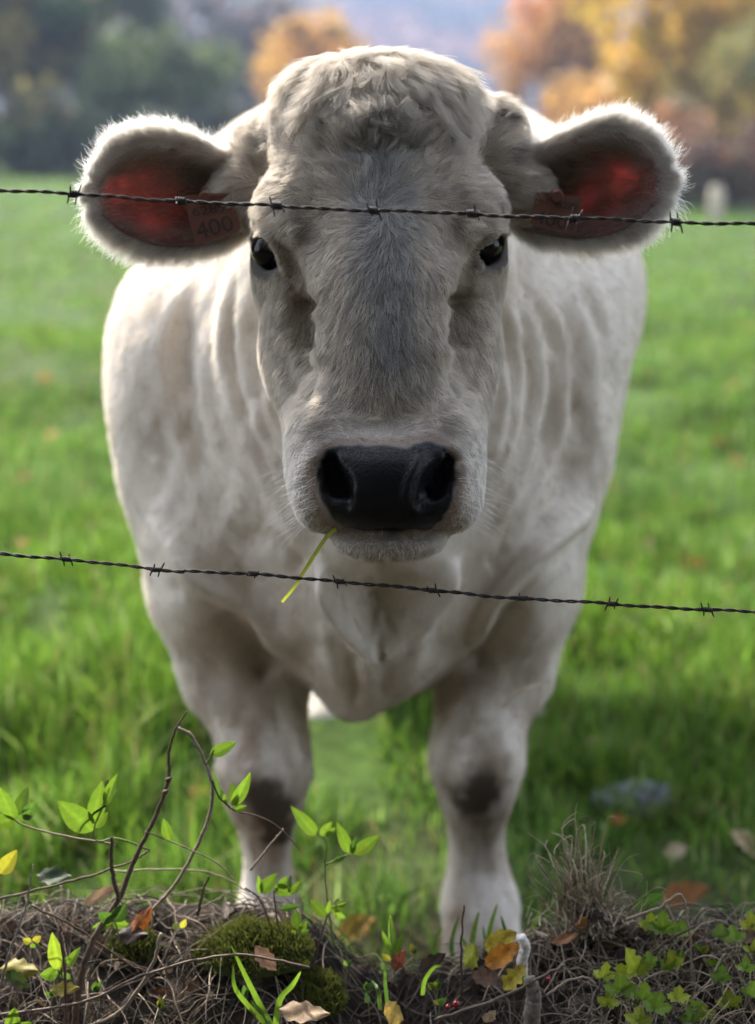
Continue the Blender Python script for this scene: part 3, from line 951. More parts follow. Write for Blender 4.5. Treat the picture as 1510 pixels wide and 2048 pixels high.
# forehead shade painted grey into the hair, with the bridge's dark coat patch
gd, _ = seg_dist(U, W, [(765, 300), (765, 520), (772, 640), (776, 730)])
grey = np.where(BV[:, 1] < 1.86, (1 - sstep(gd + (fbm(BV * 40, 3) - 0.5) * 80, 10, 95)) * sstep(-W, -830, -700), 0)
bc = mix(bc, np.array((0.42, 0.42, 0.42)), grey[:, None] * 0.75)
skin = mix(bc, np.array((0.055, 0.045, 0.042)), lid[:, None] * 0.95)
skin = mix(skin, np.array((0.007, 0.007, 0.008)), nose[:, None])
hoof = sstep(-BV[:, 2], 0.0, 0.02) * (BV[:, 1] < 2.6)
skin = mix(skin, np.array((0.10, 0.08, 0.06)), hoof[:, None])
# darker bare spots by the right horn bud
for su, sv, sr in ((1018, 300, 9), (1012, 318, 7), (1002, 368, 8), (992, 232, 26)):
    m = (BV[:, 1] < 1.9) * np.exp(-(np.hypot(U - su, W - sv) / sr) ** 2)
    bc = mix(bc, np.array((0.05, 0.04, 0.035)), (m * 0.9)[:, None])

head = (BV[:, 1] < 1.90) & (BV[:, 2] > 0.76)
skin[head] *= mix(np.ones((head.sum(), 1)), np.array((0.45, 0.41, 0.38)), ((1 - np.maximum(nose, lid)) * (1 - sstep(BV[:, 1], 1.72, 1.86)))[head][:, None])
FT = np.concatenate([BF[:, [0, 1, 2]], BF[:, [0, 2, 3]]])

# --- ears: thin cupped shells that run into the ear roots, one mesh with the body
EARS = (
    dict(up=[(500, 318), (455, 318), (415, 300), (360, 284), (300, 284), (245, 303), (205, 340), (182, 378)],
         lo=[(505, 455), (470, 472), (430, 487), (360, 494), (300, 488), (240, 462), (200, 425), (182, 392)], y=(1.79, 1.735), s=-1),
    dict(up=[(1020, 310), (1060, 310), (1100, 292), (1160, 270), (1220, 258), (1280, 282), (1318, 318), (1340, 352)],
         lo=[(1015, 440), (1050, 462), (1090, 470), (1160, 478), (1230, 466), (1280, 438), (1318, 400), (1340, 368)], y=(1.79, 1.735), s=1))
EN, ET = 42, 19
ears = []
for ear in EARS:
    up = catmull([at(p[0], p[1], mix(ear['y'][0], ear['y'][1], i / 7)) for i, p in enumerate(ear['up'])], 6)[:EN + 1]
    lo = catmull([at(p[0], p[1], mix(ear['y'][0], ear['y'][1], i / 7) + 0.006) for i, p in enumerate(ear['lo'])], 6)[:EN + 1]
    n = len(up)
    ss = np.linspace(0, 1, n)[:, None]; tt = np.linspace(-1, 1, ET)[None, :]
    w = (tt + 1) / 2
    base = up[:, None] * (1 - w[..., None]) + lo[:, None] * w[..., None]
    cup = (0.046 * (1 - 0.55 * ss) * np.minimum(1, 3.5 * (1.02 - ss))) * (1 - np.abs(tt) ** 2.2)
    ridges = 0.0025 * np.cos(tt * 11 + ss * 3) * (1 - tt ** 2) * sstep(ss, .1, .3) * (1 - sstep(ss, .7, 1))
    th = 0.0028 + 0.006 * (1 - ss) ** 2 + 0 * tt
    fr = base.copy(); fr[..., 1] += cup + ridges
    bk = base.copy(); bk[..., 1] += cup + th * (1 - 0.75 * np.abs(tt) ** 4)
    ears.append(dict(fr=fr, bk=bk, n=n, s=ear['s'], up=up, lo=lo))

def grid_faces(n, m, off, flip):
    i = np.arange(n * m).reshape(n, m)
    q = np.stack([i[:-1, :-1], i[1:, :-1], i[1:, 1:], i[:-1, 1:]], -1).reshape(-1, 4) + off
    return q[:, ::-1] if flip else q

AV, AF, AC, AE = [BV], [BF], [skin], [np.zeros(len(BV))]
off = len(BV)
for e in ears:
    n = e['n']
    for key in ('fr', 'bk'):
        g = e[key].reshape(-1, 3)
        AV.append(g)
        AF.append(grid_faces(n, ET, off, (key == 'bk') ^ (e['s'] > 0)))
        s_ = np.repeat(np.linspace(0, 1, n), ET); t_ = np.tile(np.linspace(-1, 1, ET), n)
        if key == 'fr':
            c = mix(np.array((0.20, 0.135, 0.11)), np.array((0.36, 0.19, 0.165)), sstep(s_, .3, .6)[:, None])
            c = mix(c, np.array((0.20, 0.10, 0.085)), (np.clip((fbm(g * 42, 3) - .5) * 3.2, 0, 1) * .8)[:, None])
        else:
            c = np.tile((0.62, 0.50, 0.44), (len(g), 1))
        AC.append(c)
        mot = np.clip((fbm(g * 30 + 3, 3) - .36) * 3.2, .06, 1)
        AE.append(sstep(s_ + t_ * .16, 0.34, 0.58) * (1 - .75 * sstep(-t_, .2, .9)) * (.35 + .65 * mot) * 1.0)
        off += len(g)
    a = off - 2 * n * ET; b = off - n * ET
    fi = np.arange(n * ET).reshape(n, ET)
    rim = np.concatenate([fi[:, 0][::-1], fi[0, 1:-1], fi[:, -1], fi[-1, 1:-1][::-1]])
    nx = np.roll(rim, -1)
    AF.append(np.stack([a + rim, a + nx, b + nx, b + rim], 1)[:, ::(1 if e['s'] < 0 else -1)])
AV, AF, AC, AE = np.vstack(AV), np.vstack(AF), np.vstack(AC), np.concatenate(AE)
nose_all = np.concatenate([nose, np.zeros(len(AV) - len(BV))])

M_body = Mat('cow_hide')
tint = M_body.attr('tint').outputs['Color']
earf = M_body.attr('thin').outputs['Fac']
nosef = M_body.attr('nose').outputs['Fac']
nz = M_body.noise(260, 5)
col = M_body.mixc(tint, M_body.ramp(nz.outputs[0], [(0.35, (0.72, 0.70, 0.68)), (0.65, (1.0, 1.0, 1.0))]).outputs[0], 0.6, 'MULTIPLY')
vor = M_body.node('ShaderNodeTexVoronoi', Scale=330.0); vor.feature = 'DISTANCE_TO_EDGE'
tcn = M_body.node('ShaderNodeTexCoord'); M_body.lk(tcn.outputs['Object'], vor.inputs['Vector'])
cells = M_body.ramp(vor.outputs['Distance'], [(0.0, (0, 0, 0)), (0.10, (1, 1, 1))])
hmix = M_body.mixc(nz.outputs[0], cells.outputs[0], nosef)
M_body.set(base=col)
M_body.bump(hmix, 0.35, 0.0010)
rg = M_body.node('ShaderNodeMapRange'); M_body.lk(nosef, rg.inputs[0]); rg.inputs[3].default_value = 0.75; rg.inputs[4].default_value = 0.2
sg = M_body.node('ShaderNodeMapRange'); M_body.lk(nosef, sg.inputs[0]); sg.inputs[3].default_value = 0.3; sg.inputs[4].default_value = 0.17
M_body.lk(sg.outputs[0], M_body.b.inputs['Specular IOR Level'])
M_body.lk(rg.outputs[0], M_body.b.inputs['Roughness'])
mx = translucent_mix(M_body, None, 0.0, (0.80, 0.27, 0.26))
em = M_body.node('ShaderNodeMath', operation='MULTIPLY'); em.inputs[1].default_value = 0.29
M_body.lk(earf, em.inputs[0]); M_body.lk(em.outputs[0], mx.inputs[0])

cow = empty('cow', (0.0, 2.2, -0.06))
tag(cow, 'white cow facing the camera over the barbed wire, ears out, black nose, muddy knees', 'cow')
me = mesh_np('body', AV, AF)
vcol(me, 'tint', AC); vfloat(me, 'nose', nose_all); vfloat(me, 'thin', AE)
body = link('body', me, M_body.m, cow)

# --- eyes
M_eye = Mat('eyeball').set(base=(0.006, 0.004, 0.003), rough=0.05, spec=0.3)
for e in EYES:
    mb = MB()
    th = np.linspace(0, np.pi, 17); ph = np.linspace(0, 2 * np.pi, 32, endpoint=False)
    T, P = np.meshgrid(th, ph, indexing='ij')
    sgn = -1 if e[0] < 0 else 1
    d = np.array((sgn * 0.72, -0.69, -0.03)); a1 = np.cross(d, (0, 0, 1)); a1 /= np.linalg.norm(a1); a2 = np.cross(a1, d)
    rr = 0.0222 * (1 + 0.07 * np.exp(-(T / 0.55) ** 2))
    v = e + rr[..., None] * (np.cos(T)[..., None] * d + np.sin(T)[..., None] * (np.cos(P)[..., None] * a1 + np.sin(P)[..., None] * a2))
    i = np.arange(17 * 32).reshape(17, 32)
    mb.add(v, np.stack([i[:-1], np.roll(i, -1, 1)[:-1], np.roll(i, -1, 1)[1:], i[1:]], -1).reshape(-1, 4))
    mb.build('eye', M_eye.m, cow)

# --- ear tags with their numbers
M_tag = Mat('tag_plastic').set(base=(0.155, 0.06, 0.035), rough=0.45)
translucent_mix(M_tag, None, 0.10, (0.4, 0.12, 0.04))
M_ink = Mat('tag_ink').set(base=(0.03, 0.018, 0.014), rough=0.6)

def text_verts(body_txt):
    cu = bpy.data.curves.new('lettering', 'FONT'); cu.body = body_txt
    o = bpy.data.objects.new('lettering', cu); COL.objects.link(o)
    dg = bpy.context.evaluated_depsgraph_get(); dg.update()
    m = o.evaluated_get(dg).to_mesh()
    v = np.array([x.co[:] for x in m.vertices]); f = [list(p.vertices) for p in m.polygons]
    o.evaluated_get(dg).to_mesh_clear()
    bpy.data.objects.remove(o); bpy.data.curves.remove(cu)
    v[:, 0] -= v[:, 0].min(); v[:, 1] -= v[:, 1].min()
    return v / v.max(0).clip(1e-6), f

def ear_tag(quad, texts, Y):
    Q = [at(p[0], p[1], y) for p, y in zip(quad, Y)]                     # TL TR BR BL
    def bil(a, b): return (Q[0] * (1 - a)[:, None] + Q[1] * a[:, None]) * (1 - b)[:, None] + (Q[3] * (1 - a)[:, None] + Q[2] * a[:, None]) * b[:, None]
    nrm = np.cross(Q[1] - Q[0], Q[3] - Q[0]); nrm /= np.linalg.norm(nrm)
    if nrm[1] > 0: nrm = -nrm
    bm = bmesh.new()
    c = []
    for cx, cy, a0 in ((0.88, 0.12, -90), (0.88, 0.88, 0), (0.12, 0.88, 90), (0.12, 0.12, 180)):
        for k in range(5):
            an = math.radians(a0 + 22.5 * k); c.append((cx + .12 * math.cos(an), cy + .12 * math.sin(an)))
    c = np.array(c); p = bil(c[:, 0], c[:, 1])
    top = [bm.verts.new(q + nrm * 0.001) for q in p]; bot = [bm.verts.new(q - nrm * 0.001) for q in p]
    bm.faces.new(top); bm.faces.new(bot[::-1])
    for i in range(len(c)):
        j = (i + 1) % len(c); bm.faces.new((top[i], bot[i], bot[j], top[j]))
    bmesh.ops.recalc_face_normals(bm, faces=bm.faces)
    # the button that pins it through the ear
    b0 = bil(np.array([0.45]), np.array([0.1]))[0]
    r = bmesh.ops.create_cone(bm, cap_ends=True, segments=16, radius1=0.009, radius2=0.006, depth=0.006)
    bmesh.ops.rotate(bm, verts=r['verts'], cent=(0, 0, 0), matrix=Matrix.Rotation(math.pi / 2, 3, 'X'))
    bmesh.ops.translate(bm, verts=r['verts'], vec=b0 + nrm * 0.004)
    m = bpy.data.meshes.new('ear_tag'); bm.to_mesh(m); bm.free()
    t = link('ear_tag', m, M_tag.m, cow)
    for txt, (a0, b0, a1, b1) in texts:
        v, f = text_verts(txt)
        a = a0 + (a1 - a0) * v[:, 0]; b = b1 + (b0 - b1) * v[:, 1]
        pv = bil(a, b) + nrm * 0.0016
        m = bpy.data.meshes.new('number'); m.from_pydata(pv.tolist(), [], f)
        o = bpy.data.objects.new('number', m); COL.objects.link(o); m.materials.append(M_ink.m)
        o.parent = t
    return t

ear_tag([(366, 392), (462, 384), (484, 462), (392, 492)], [('400', (0.08, 0.56, 0.86, 0.92)), ('6289', (0.10, 0.26, 0.80, 0.44))], (1.748, 1.752, 1.740, 1.735))
ear_tag([(1072, 382), (1166, 394), (1152, 470), (1060, 450)], [('4001', (0.06, 0.56, 0.92, 0.92)), ('6289', (0.50, 0.20, 0.94, 0.38))], (1.748, 1.745, 1.735, 1.740))

# --- coat
RNG = np.random.RandomState(3)
def scatter(V, F, wv, n):
    tri = V[F]
    ar = np.linalg.norm(np.cross(tri[:, 1] - tri[:, 0], tri[:, 2] - tri[:, 0]), axis=1) * wv[F].mean(1)
    cum = np.cumsum(ar)
    f = np.searchsorted(cum, RNG.rand(n) * cum[-1]).clip(0, len(F) - 1)
    a, b = RNG.rand(n), RNG.rand(n)
    sw = a + b > 1; a[sw], b[sw] = 1 - a[sw], 1 - b[sw]
    w = np.stack([1 - a - b, a, b], 1)
    return F[f], w

def interp(A, fi, w):
    return (A[fi] * (w[..., None] if A.ndim > 1 else w)).sum(1)

def unit(v):
    return v / (np.linalg.norm(v, axis=-1, keepdims=True) + 1e-12)

def tang(d, n):
    return unit(d - n * (d * n).sum(-1, keepdims=True))

def strands(root, nrm, d, length, lift, k=5, wave=0.12, clump=0.5, csize=0.006, rad=0.0002, taper=0.25):
    n = len(root)
    t = np.linspace(0, 1, k)[None, :, None]
    L = length[:, None, None]
    sag = (t - 0.55 * t * t)
    P = root[:, None] + d[:, None] * L * t * 0.96 + nrm[:, None] * L * lift[:, None, None] * sag * 2 - nrm[:, None] * 0.0004
    side = np.cross(nrm, d)
    ph = RNG.rand(n, 1, 1) * 6.28
    P = P + side[:, None] * L * wave * np.sin(t * 4.2 + ph) * t + RNG.randn(n, 1, 3) * L * 0.05 * t
    if np.any(clump):
        from mathutils.kdtree import KDTree
        m = max(8, int(n / 20))
        pick = RNG.choice(n, m, replace=False)
        kd = KDTree(m)
        for j, q in enumerate(root[pick]): kd.insert(q, j)
        kd.balance()
        nn = np.array([kd.find(q)[1] for q in root])
        own = pick[nn]
        tip = P[own] - P
        P = P + tip * ((clump if np.isscalar(clump) else clump[:, None, None]) * t ** 1.5) * (0.6 + 0.4 * RNG.rand(n, 1, 1))
        cl = RNG.rand(m)[nn]
    else:
        cl = RNG.rand(n)
    tp = np.linspace(1, taper, k)[None, :] * (rad if np.isscalar(rad) else rad[:, None])
    return P, np.broadcast_to(tp, (n, k)), cl

M_fur = Mat('fur')
ft = M_fur.attr('tint').outputs['Color']
M_fur.set(base=ft, rough=0.45, spec=0.35)
translucent_mix(M_fur, ft, 0.5)

def dir_head(u, v):
    """combing of the face: away from the whorl on the forehead, down the nose, outward above the lip"""
    du, dv = u - 768, v - 422
    r = np.hypot(du, dv) + 1e-6
    rad = np.stack([du / r, dv / r], 1)
    down = np.stack([du / 330.0, np.ones_like(u)], 1)
    d = mix(rad, down, sstep(v, 430, 560)[:, None])
    swirl = np.stack([-rad[:, 1], rad[:, 0]], 1)
    d = d + swirl * (np.exp(-(r / 90) ** 2) * 0.7)[:, None]
    brow = sstep(np.abs(du), 90, 190) * (1 - sstep(np.abs(dv - 20), 60, 150))
    d = mix(d, np.stack([np.sign(du) * 1.0, 0.5 + 0 * du], 1), (brow * .6)[:, None])
    lip = sstep(v, 760, 860) * (1 - sstep(v, 900, 950))
    d = mix(d, np.stack([np.tanh((u - 775) / 60) * 1.3, -0.15 + np.abs(u - 775) / 240], 1), lip[:, None])
    low = sstep(v, 920, 980)
    d = mix(d, np.stack([(u - 775) / 400, 1.0 + 0 * u], 1), low[:, None])
    top = 1 - sstep(v, 170, 290)
    lock = np.stack([np.clip((u - 740) / 260, -1, 1) * 0.9, 0.95 - 0.25 * np.abs(u - 760) / 200], 1)
    d = mix(d, lock, top[:, None])
    return d

# face
bare = np.maximum(nose, 1 - sstep(lidd, 0.024, 0.031))
inside = np.zeros(len(BV))
wt = np.where(head, (1 - np.clip(bare * 1.6, 0, 1)) * (0.25 + 0.75 * sstep(face, 0, .2)), 0)
wt = wt * (1 - sstep(BV[:, 1], 1.82, 1.90))
NH = 125000
fi, w = scatter(BV, FT, wt, NH)
root, nrm = interp(BV, fi, w), unit(interp(BN, fi, w))
hu, hv = uv_of(root)
d2 = dir_head(hu, hv)
ang = (fbm(root * 55, 2) - 0.5) * 2.6 * np.where(hv < 520, 1.0, 0.45)
d2 = np.stack([d2[:, 0] * np.cos(ang) - d2[:, 1] * np.sin(ang), d2[:, 0] * np.sin(ang) + d2[:, 1] * np.cos(ang)], 1)
d3 = np.stack([d2[:, 0], np.zeros(NH), -d2[:, 1]], 1)
d3 = tang(d3, nrm)
L = np.full(NH, 0.013)
L = mix(L, 0.024, sstep(-hv, -480, -370)); L = mix(L, 0.020, sstep(-hv, -240, -170))
L = mix(L, 0.012, sstep(hv, 800, 900)); L = mix(L, 0.010, sstep(hv, 960, 1040))
L = L * mix(0.35, 1.0, sstep(interp(nose_d, fi, w), 4, 70)) * mix(0.45, 1, sstep(interp(lidd, fi, w), .03, .05))
L *= 0.75 + 0.5 * RNG.rand(NH)
lift = 0.16 + 0.10 * RNG.rand(NH) + 0.10 * sstep(-hv, -400, -250)
P, R, cl = strands(root, nrm, d3, L, lift, k=5, wave=0.15, clump=mix(0.58, 0.34, sstep(hv, 430, 560)) - .24 * (1 - sstep(hv, 190, 300)), rad=0.00019)
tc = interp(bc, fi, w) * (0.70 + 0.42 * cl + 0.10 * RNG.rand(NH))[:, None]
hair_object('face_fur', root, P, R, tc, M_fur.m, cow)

# forelock: long locks falling from the poll over the forehead
nl = 330
lu = np.concatenate([RNG.uniform(580, 930, 240), RNG.uniform(560, 950, 90)]); lv = np.concatenate([RNG.uniform(104, 150, 240), RNG.uniform(130, 200, 90)])
from mathutils.bvhtree import BVHTree
bvh = BVHTree.FromPolygons(BV.tolist(), BF[(BV[BF[:, 0], 1] < 2.0) & (BV[BF[:, 0], 2] > 0.7)].tolist())
def hit(u, v):
    o = Vector((0, 0, CAM_Z)); q = Vector(at(u, v, 2.0)) - o
    h = bvh.ray_cast(o, q.normalized())
    return (np.array(h[0]), np.array(h[1])) if h[0] is not None else (None, None)
LP, LR, LC = [], [], []
for i in range(nl):
    p, nn = hit(lu[i], lv[i])
    if p is None: continue
    if nn[1] > 0: nn = -nn
    m = 40
    sd = np.array((np.clip((lu[i] - 745) / 230, -1, 1) * 0.95 + RNG.randn() * .22, 0, -1.0))
    d = tang(sd, nn)
    sidev = np.cross(nn, d)
    ln = RNG.uniform(0.040, 0.078) * (1.0 if 640 < lu[i] < 900 else 0.72)
    k = 10
    t = np.linspace(0, 1, k)[None, :, None]
    ro = p + (sidev * RNG.randn(m, 1) + d * RNG.randn(m, 1)) * 0.0032
    amp, ph = RNG.uniform(0.05, 0.16), RNG.rand() * 6.28
    cen = d[None, None] * ln * t + nn[None, None] * (0.010 * t - 0.007 * t * t) + sidev[None, None] * ln * amp * np.sin(t * 5 + ph)
    off_ = (ro - p)[:, None] * (1 - 0.2 * t)
    fl = RNG.randn(m, 1, 3) * 0.0030 * t
    PP = p + off_ + cen + fl
    PP = PP * 1.0
    sc = RNG.uniform(0.8, 1.0, (m, 1, 1))
    PP = PP[:, :1] + (PP - PP[:, :1]) * sc
    LP.append(PP); LR.append(np.tile(np.linspace(0.00020, 0.00006, k), (m, 1)))
    LC.append(np.tile(cream * RNG.uniform(0.86, 1.0), (m, 1)) * RNG.uniform(.92, 1.05, (m, 1)))
for i in range(46):
    a = RNG.uniform(-1.9, 1.9) if i < 30 else RNG.uniform(0, 6.28)
    p, nn = hit(768 + RNG.randn() * 26, 262 + RNG.randn() * 16)
    if nn[1] > 0: nn = -nn
    d = tang(np.array((math.sin(a), 0, math.cos(a) * .9)), nn); sidev = np.cross(nn, d)
    ln = RNG.uniform(.018, .034); m, k = 26, 10; t = np.linspace(0, 1, k)[None, :, None]
    ro = p + (sidev * RNG.randn(m, 1) + d * RNG.randn(m, 1)) * 0.003
    PP = p + (ro - p)[:, None] * (1 - .7 * t) + d * ln * t + nn * ln * (.5 * t - .42 * t * t) + sidev * ln * .3 * t * t * np.sign(RNG.randn()) + RNG.randn(m, 1, 3) * .0012 * t
    LP.append(PP); LR.append(np.tile(np.linspace(0.00026, 0.00008, k), (m, 1))); LC.append(np.tile(cream * RNG.uniform(0.6, .9), (m, 1)))
hair_object('forelock', None, np.vstack(LP), np.vstack(LR), np.vstack(LC), M_fur.m, cow)

# body
wt = np.where(~head | (BV[:, 1] > 1.82), (0.12 + 0.88 * sstep(face, -0.05, .1)) * (1 - hoof), 0) * sstep(BV[:, 1], 1.84, 1.92) * (1 - 0.85 * sstep(BV[:, 1], 2.9, 3.2)) * (BV[:, 2] > -0.02)
NB = 85000
fi, w = scatter(BV, FT, wt, NB)
root, nrm = interp(BV, fi, w), unit(interp(BN, fi, w))
d3 = np.stack([(fbm(root * 12, 2) - .5) * 1.6, 0.55 + 0 * root[:, 0], -1.0 + 0 * root[:, 0]], 1)
d3 = tang(d3, nrm)
L = (0.010 + 0.006 * RNG.rand(NB)) * mix(0.75, 1, sstep(root[:, 2], .2, .5))
P, R, cl = strands(root, nrm, d3, L, 0.18 + 0.22 * RNG.rand(NB), k=4, wave=0.1, clump=0.4, rad=0.00030)
tc = interp(bc, fi, w) * (0.9 + 0.15 * cl + 0.05 * RNG.rand(NB))[:, None]
hair_object('body_fur', root, P, R, tc, M_fur.m, cow)

# ears: fringe along the rims, short hair behind, sparse hair inside
EP, ER, EC = [], [], []
def ear_hair(root, d, nrm, L, lift, rad, colr, clump=.35):
    P, R, cl = strands(root, nrm, unit(d), L, lift, k=6, wave=0.16, clump=clump, rad=rad)
    EP.append(P); ER.append(R); EC.append(colr * (0.85 + 0.25 * cl)[:, None])
for e in ears:
    n = e['n']; fr, bk = e['fr'], e['bk']
    cen = fr[:, ET // 2]
    for edge, cnt in ((0, 7500), (ET - 1, 7500)):
        s = RNG.rand(cnt) ** 0.9 * (n - 1.001) ; i = s.astype(int); f = (s - i)[:, None]
        wrap = RNG.rand(cnt) ** 1.8 * 1.7                                   # how far round the back of the rim
        j = np.clip((wrap if edge == 0 else (ET - 1) - wrap), 0, ET - 1.001); ji = j.astype(int); jf = (j - ji)[:, None]
        g = bk
        root = (g[i, ji] * (1 - jf) + g[i, ji + 1] * jf) * (1 - f) + (g[i + 1, ji] * (1 - jf) + g[i + 1, ji + 1] * jf) * f
        axis = unit(cen[np.minimum(i + 4, n - 1)] - cen[np.maximum(i - 4, 0)])
        out = unit((e['up'] if edge == 0 else e['lo'])[i] - (e['lo'] if edge == 0 else e['up'])[i] + 1e-6)
        out = np.where((i > n - 4)[:, None], axis, out)
        d = out * 1.0 + axis * (0.55 + 0.6 * (s / n)[:, None] ** 2) + RNG.randn(cnt, 3) * 0.16
        d[:, 1] += -0.10
        sf = s / n
        L = mix(0.020, 0.033, np.sin(np.clip(sf, 0, 1) * 3.0) ** 2) * RNG.uniform(.5, 1.3, cnt) * (0.95 if edge == 0 else 1.0)
        ear_hair(root, d, np.tile((0, -1.0, 0), (cnt, 1)), L, RNG.uniform(-.1, .18, cnt), 0.00024, np.tile((0.90, 0.87, 0.82), (cnt, 1)))
        kk = RNG.choice(cnt, 420, replace=False)
        ear_hair(root[kk], d[kk] + RNG.randn(420, 3) * .12, np.tile((0, -1.0, 0), (420, 1)), RNG.uniform(.03, .046, 420), RNG.uniform(-.1, .15, 420), 0.0002, np.tile((0.92, 0.9, 0.86), (420, 1)), .15)
    # tip
    cnt = 1600
    i = RNG.randint(n - 7, n, cnt); j = RNG.randint(0, ET, cnt)
    root = bk[i, j] + RNG.randn(cnt, 3) * 0.002
    axis = unit(cen[-1] - cen[-8])
    d = axis + RNG.randn(cnt, 3) * .25 + unit(bk[i, j] - cen[n - 8]) * .7
    ear_hair(root, d, np.tile((0, -1.0, 0), (cnt, 1)), RNG.uniform(.014, .030, cnt), RNG.uniform(0, .15, cnt), 0.00024, np.tile((0.90, 0.87, 0.82), (cnt, 1)))
    # hair inside: off the upper rim and the root, combed towards the tip
    cnt = 7500
    s = RNG.rand(cnt) ** 1.4 * (n * 0.86); i = np.clip(s.astype(int), 0, n - 2)
    j = np.clip((np.abs(RNG.randn(cnt)) * 4.0 * (1.4 - s / n)).astype(int), 0, ET - 1)
    lowr = RNG.rand(cnt) < 0.14
    j = np.where(lowr, ET - 1 - np.minimum(j, 2), j)
    rimh = RNG.rand(cnt) < .45
    j = np.where(rimh & ~lowr, RNG.randint(0, 3, cnt), j)
    root = fr[i, j] + RNG.randn(cnt, 3) * 0.0015
    axis = unit(cen[np.minimum(i + 5, n - 1)] - cen[np.maximum(i - 1, 0)])
    dn = unit(e['lo'][i] - e['up'][i]) * np.where(lowr ^ rimh, -1, 1)[:, None]
    d = axis * 1.0 + dn * RNG.uniform(.15, .8, (cnt, 1)) + RNG.randn(cnt, 3) * .12
    cc = mix(np.array((0.46, 0.37, 0.32)), np.array((0.84, 0.79, 0.73)), np.clip(RNG.rand(cnt, 1) * .5 + .6 * (1 - sstep(j, 0, 4))[:, None], 0, 1))
    ear_hair(root, d, np.tile((0, -1.0, 0), (cnt, 1)), RNG.uniform(.012, .026, cnt), RNG.uniform(.05, .3, cnt), 0.0002, cc)
    cnt = 700
    i = RNG.randint(4, n - 3, cnt); j = RNG.randint(2, ET - 2, cnt)
    axis = unit(cen[np.minimum(i + 5, n - 1)] - cen[np.maximum(i - 1, 0)])
    ear_hair(fr[i, j] + RNG.randn(cnt, 3) * .001, axis + RNG.randn(cnt, 3) * .3, np.tile((0, -1.0, 0), (cnt, 1)), RNG.uniform(.012, .032, cnt), RNG.uniform(.1, .4, cnt), 0.0002, np.tile((0.70, 0.60, 0.54), (cnt, 1)), .5)
    # back of the ear and the root
    cnt = 1500
    i = RNG.randint(0, n - 1, cnt); j = RNG.randint(1, ET - 1, cnt)
    axis = unit(cen[np.minimum(i + 5, n - 1)] - cen[np.maximum(i - 1, 0)])
    ear_hair(bk[i, j] + RNG.randn(cnt, 3) * .002, axis + RNG.randn(cnt, 3) * .2, np.tile((0, 1.0, 0), (cnt, 1)), RNG.uniform(.01, .016, cnt), RNG.uniform(.05, .2, cnt), 0.00028, np.tile((0.78, 0.74, 0.68), (cnt, 1)))
hair_object('ear_fur', None, np.vstack(EP), np.vstack(ER), np.vstack(EC), M_fur.m, cow)

# whiskers and chin hairs, lashes
WP, WR, WC = [], [], []
def single(u, v, du, dv, out, L, r, c, droop=.2):
    p, nn = hit(u, v)
    if p is None: return
    if nn[1] > 0: nn = -nn
    k = 6; t = np.linspace(0, 1, k)[:, None]
    d = unit(unit(np.array((du, 0, -dv))) + nn * out)
    q = p + d * L * t + np.array((0, 0, -1.0)) * L * droop * t * t
    WP.append(q); WR.append(np.linspace(r, r * .3, k)); WC.append(c)
for i in range(90):
    s = RNG.rand() < .5
    u = RNG.uniform(600, 640) if s else RNG.uniform(915, 950)
    v = RNG.uniform(900, 1050)
    single(u, v, -1 if s else 1, RNG.uniform(-.1, .7), .35, RNG.uniform(.022, .055), .0002, (0.88, 0.85, 0.8))
for i in range(60):
    u = RNG.uniform(672, 884); v = RNG.uniform(1085, 1112) - abs(u - 778) * .22
    single(u, v, (u - 778) / 160 + RNG.randn() * .3, 1, .25, RNG.uniform(.007, .016), .00014, (0.78, 0.70, 0.58))
for s, e in ((0, EYES[0]), (1, EYES[1])):
    for i in range(20):
        a = i / 19
        u, v = ((mix(516, 556, a), mix(472, 492, a ** 1.4)) if s == 0 else (mix(990, 950, a), mix(463, 484, a ** 1.4)))
        single(u, v, (-1 if s == 0 else 1) * RNG.uniform(.2, .9), RNG.uniform(.3, .9), .9, RNG.uniform(.006, .010), .00013, (0.10, 0.09, 0.085) if RNG.rand() < .6 else (.42, .38, .33), .5)
hair_object('whiskers', None, np.array(WP), np.array(WR), np.array(WC), M_fur.m, cow)
# ------------------------------------------------------------------ barbed wire fence in front of the cow
FR = np.random.RandomState(21)
def barb_mesh():
    mb = MB()
    t = np.linspace(0, 1, 40)
    mb.tube(np.stack([(t - .5) * 0.0095, 0.0031 * np.cos(t * 6.28 * 4), 0.0031 * np.sin(t * 6.28 * 4)], 1), 0.00115, 6)
    for x, d in ((-0.0045, (-.25, -.25, 1)), (-0.0030, (.1, .5, -1)), (0.0045, (.3, -.2, -1)), (0.0032, (-.15, .5, 1))):
        d = np.array(d, float); d /= np.linalg.norm(d)
        L = 0.0115
        mb.tube(np.array([(x, 0, 0) + d * 0.002, (x, 0, 0) + d * L * .8, (x, 0, 0) + d * L]), [0.0009, 0.0008, 0.0002], 6)
    return mb

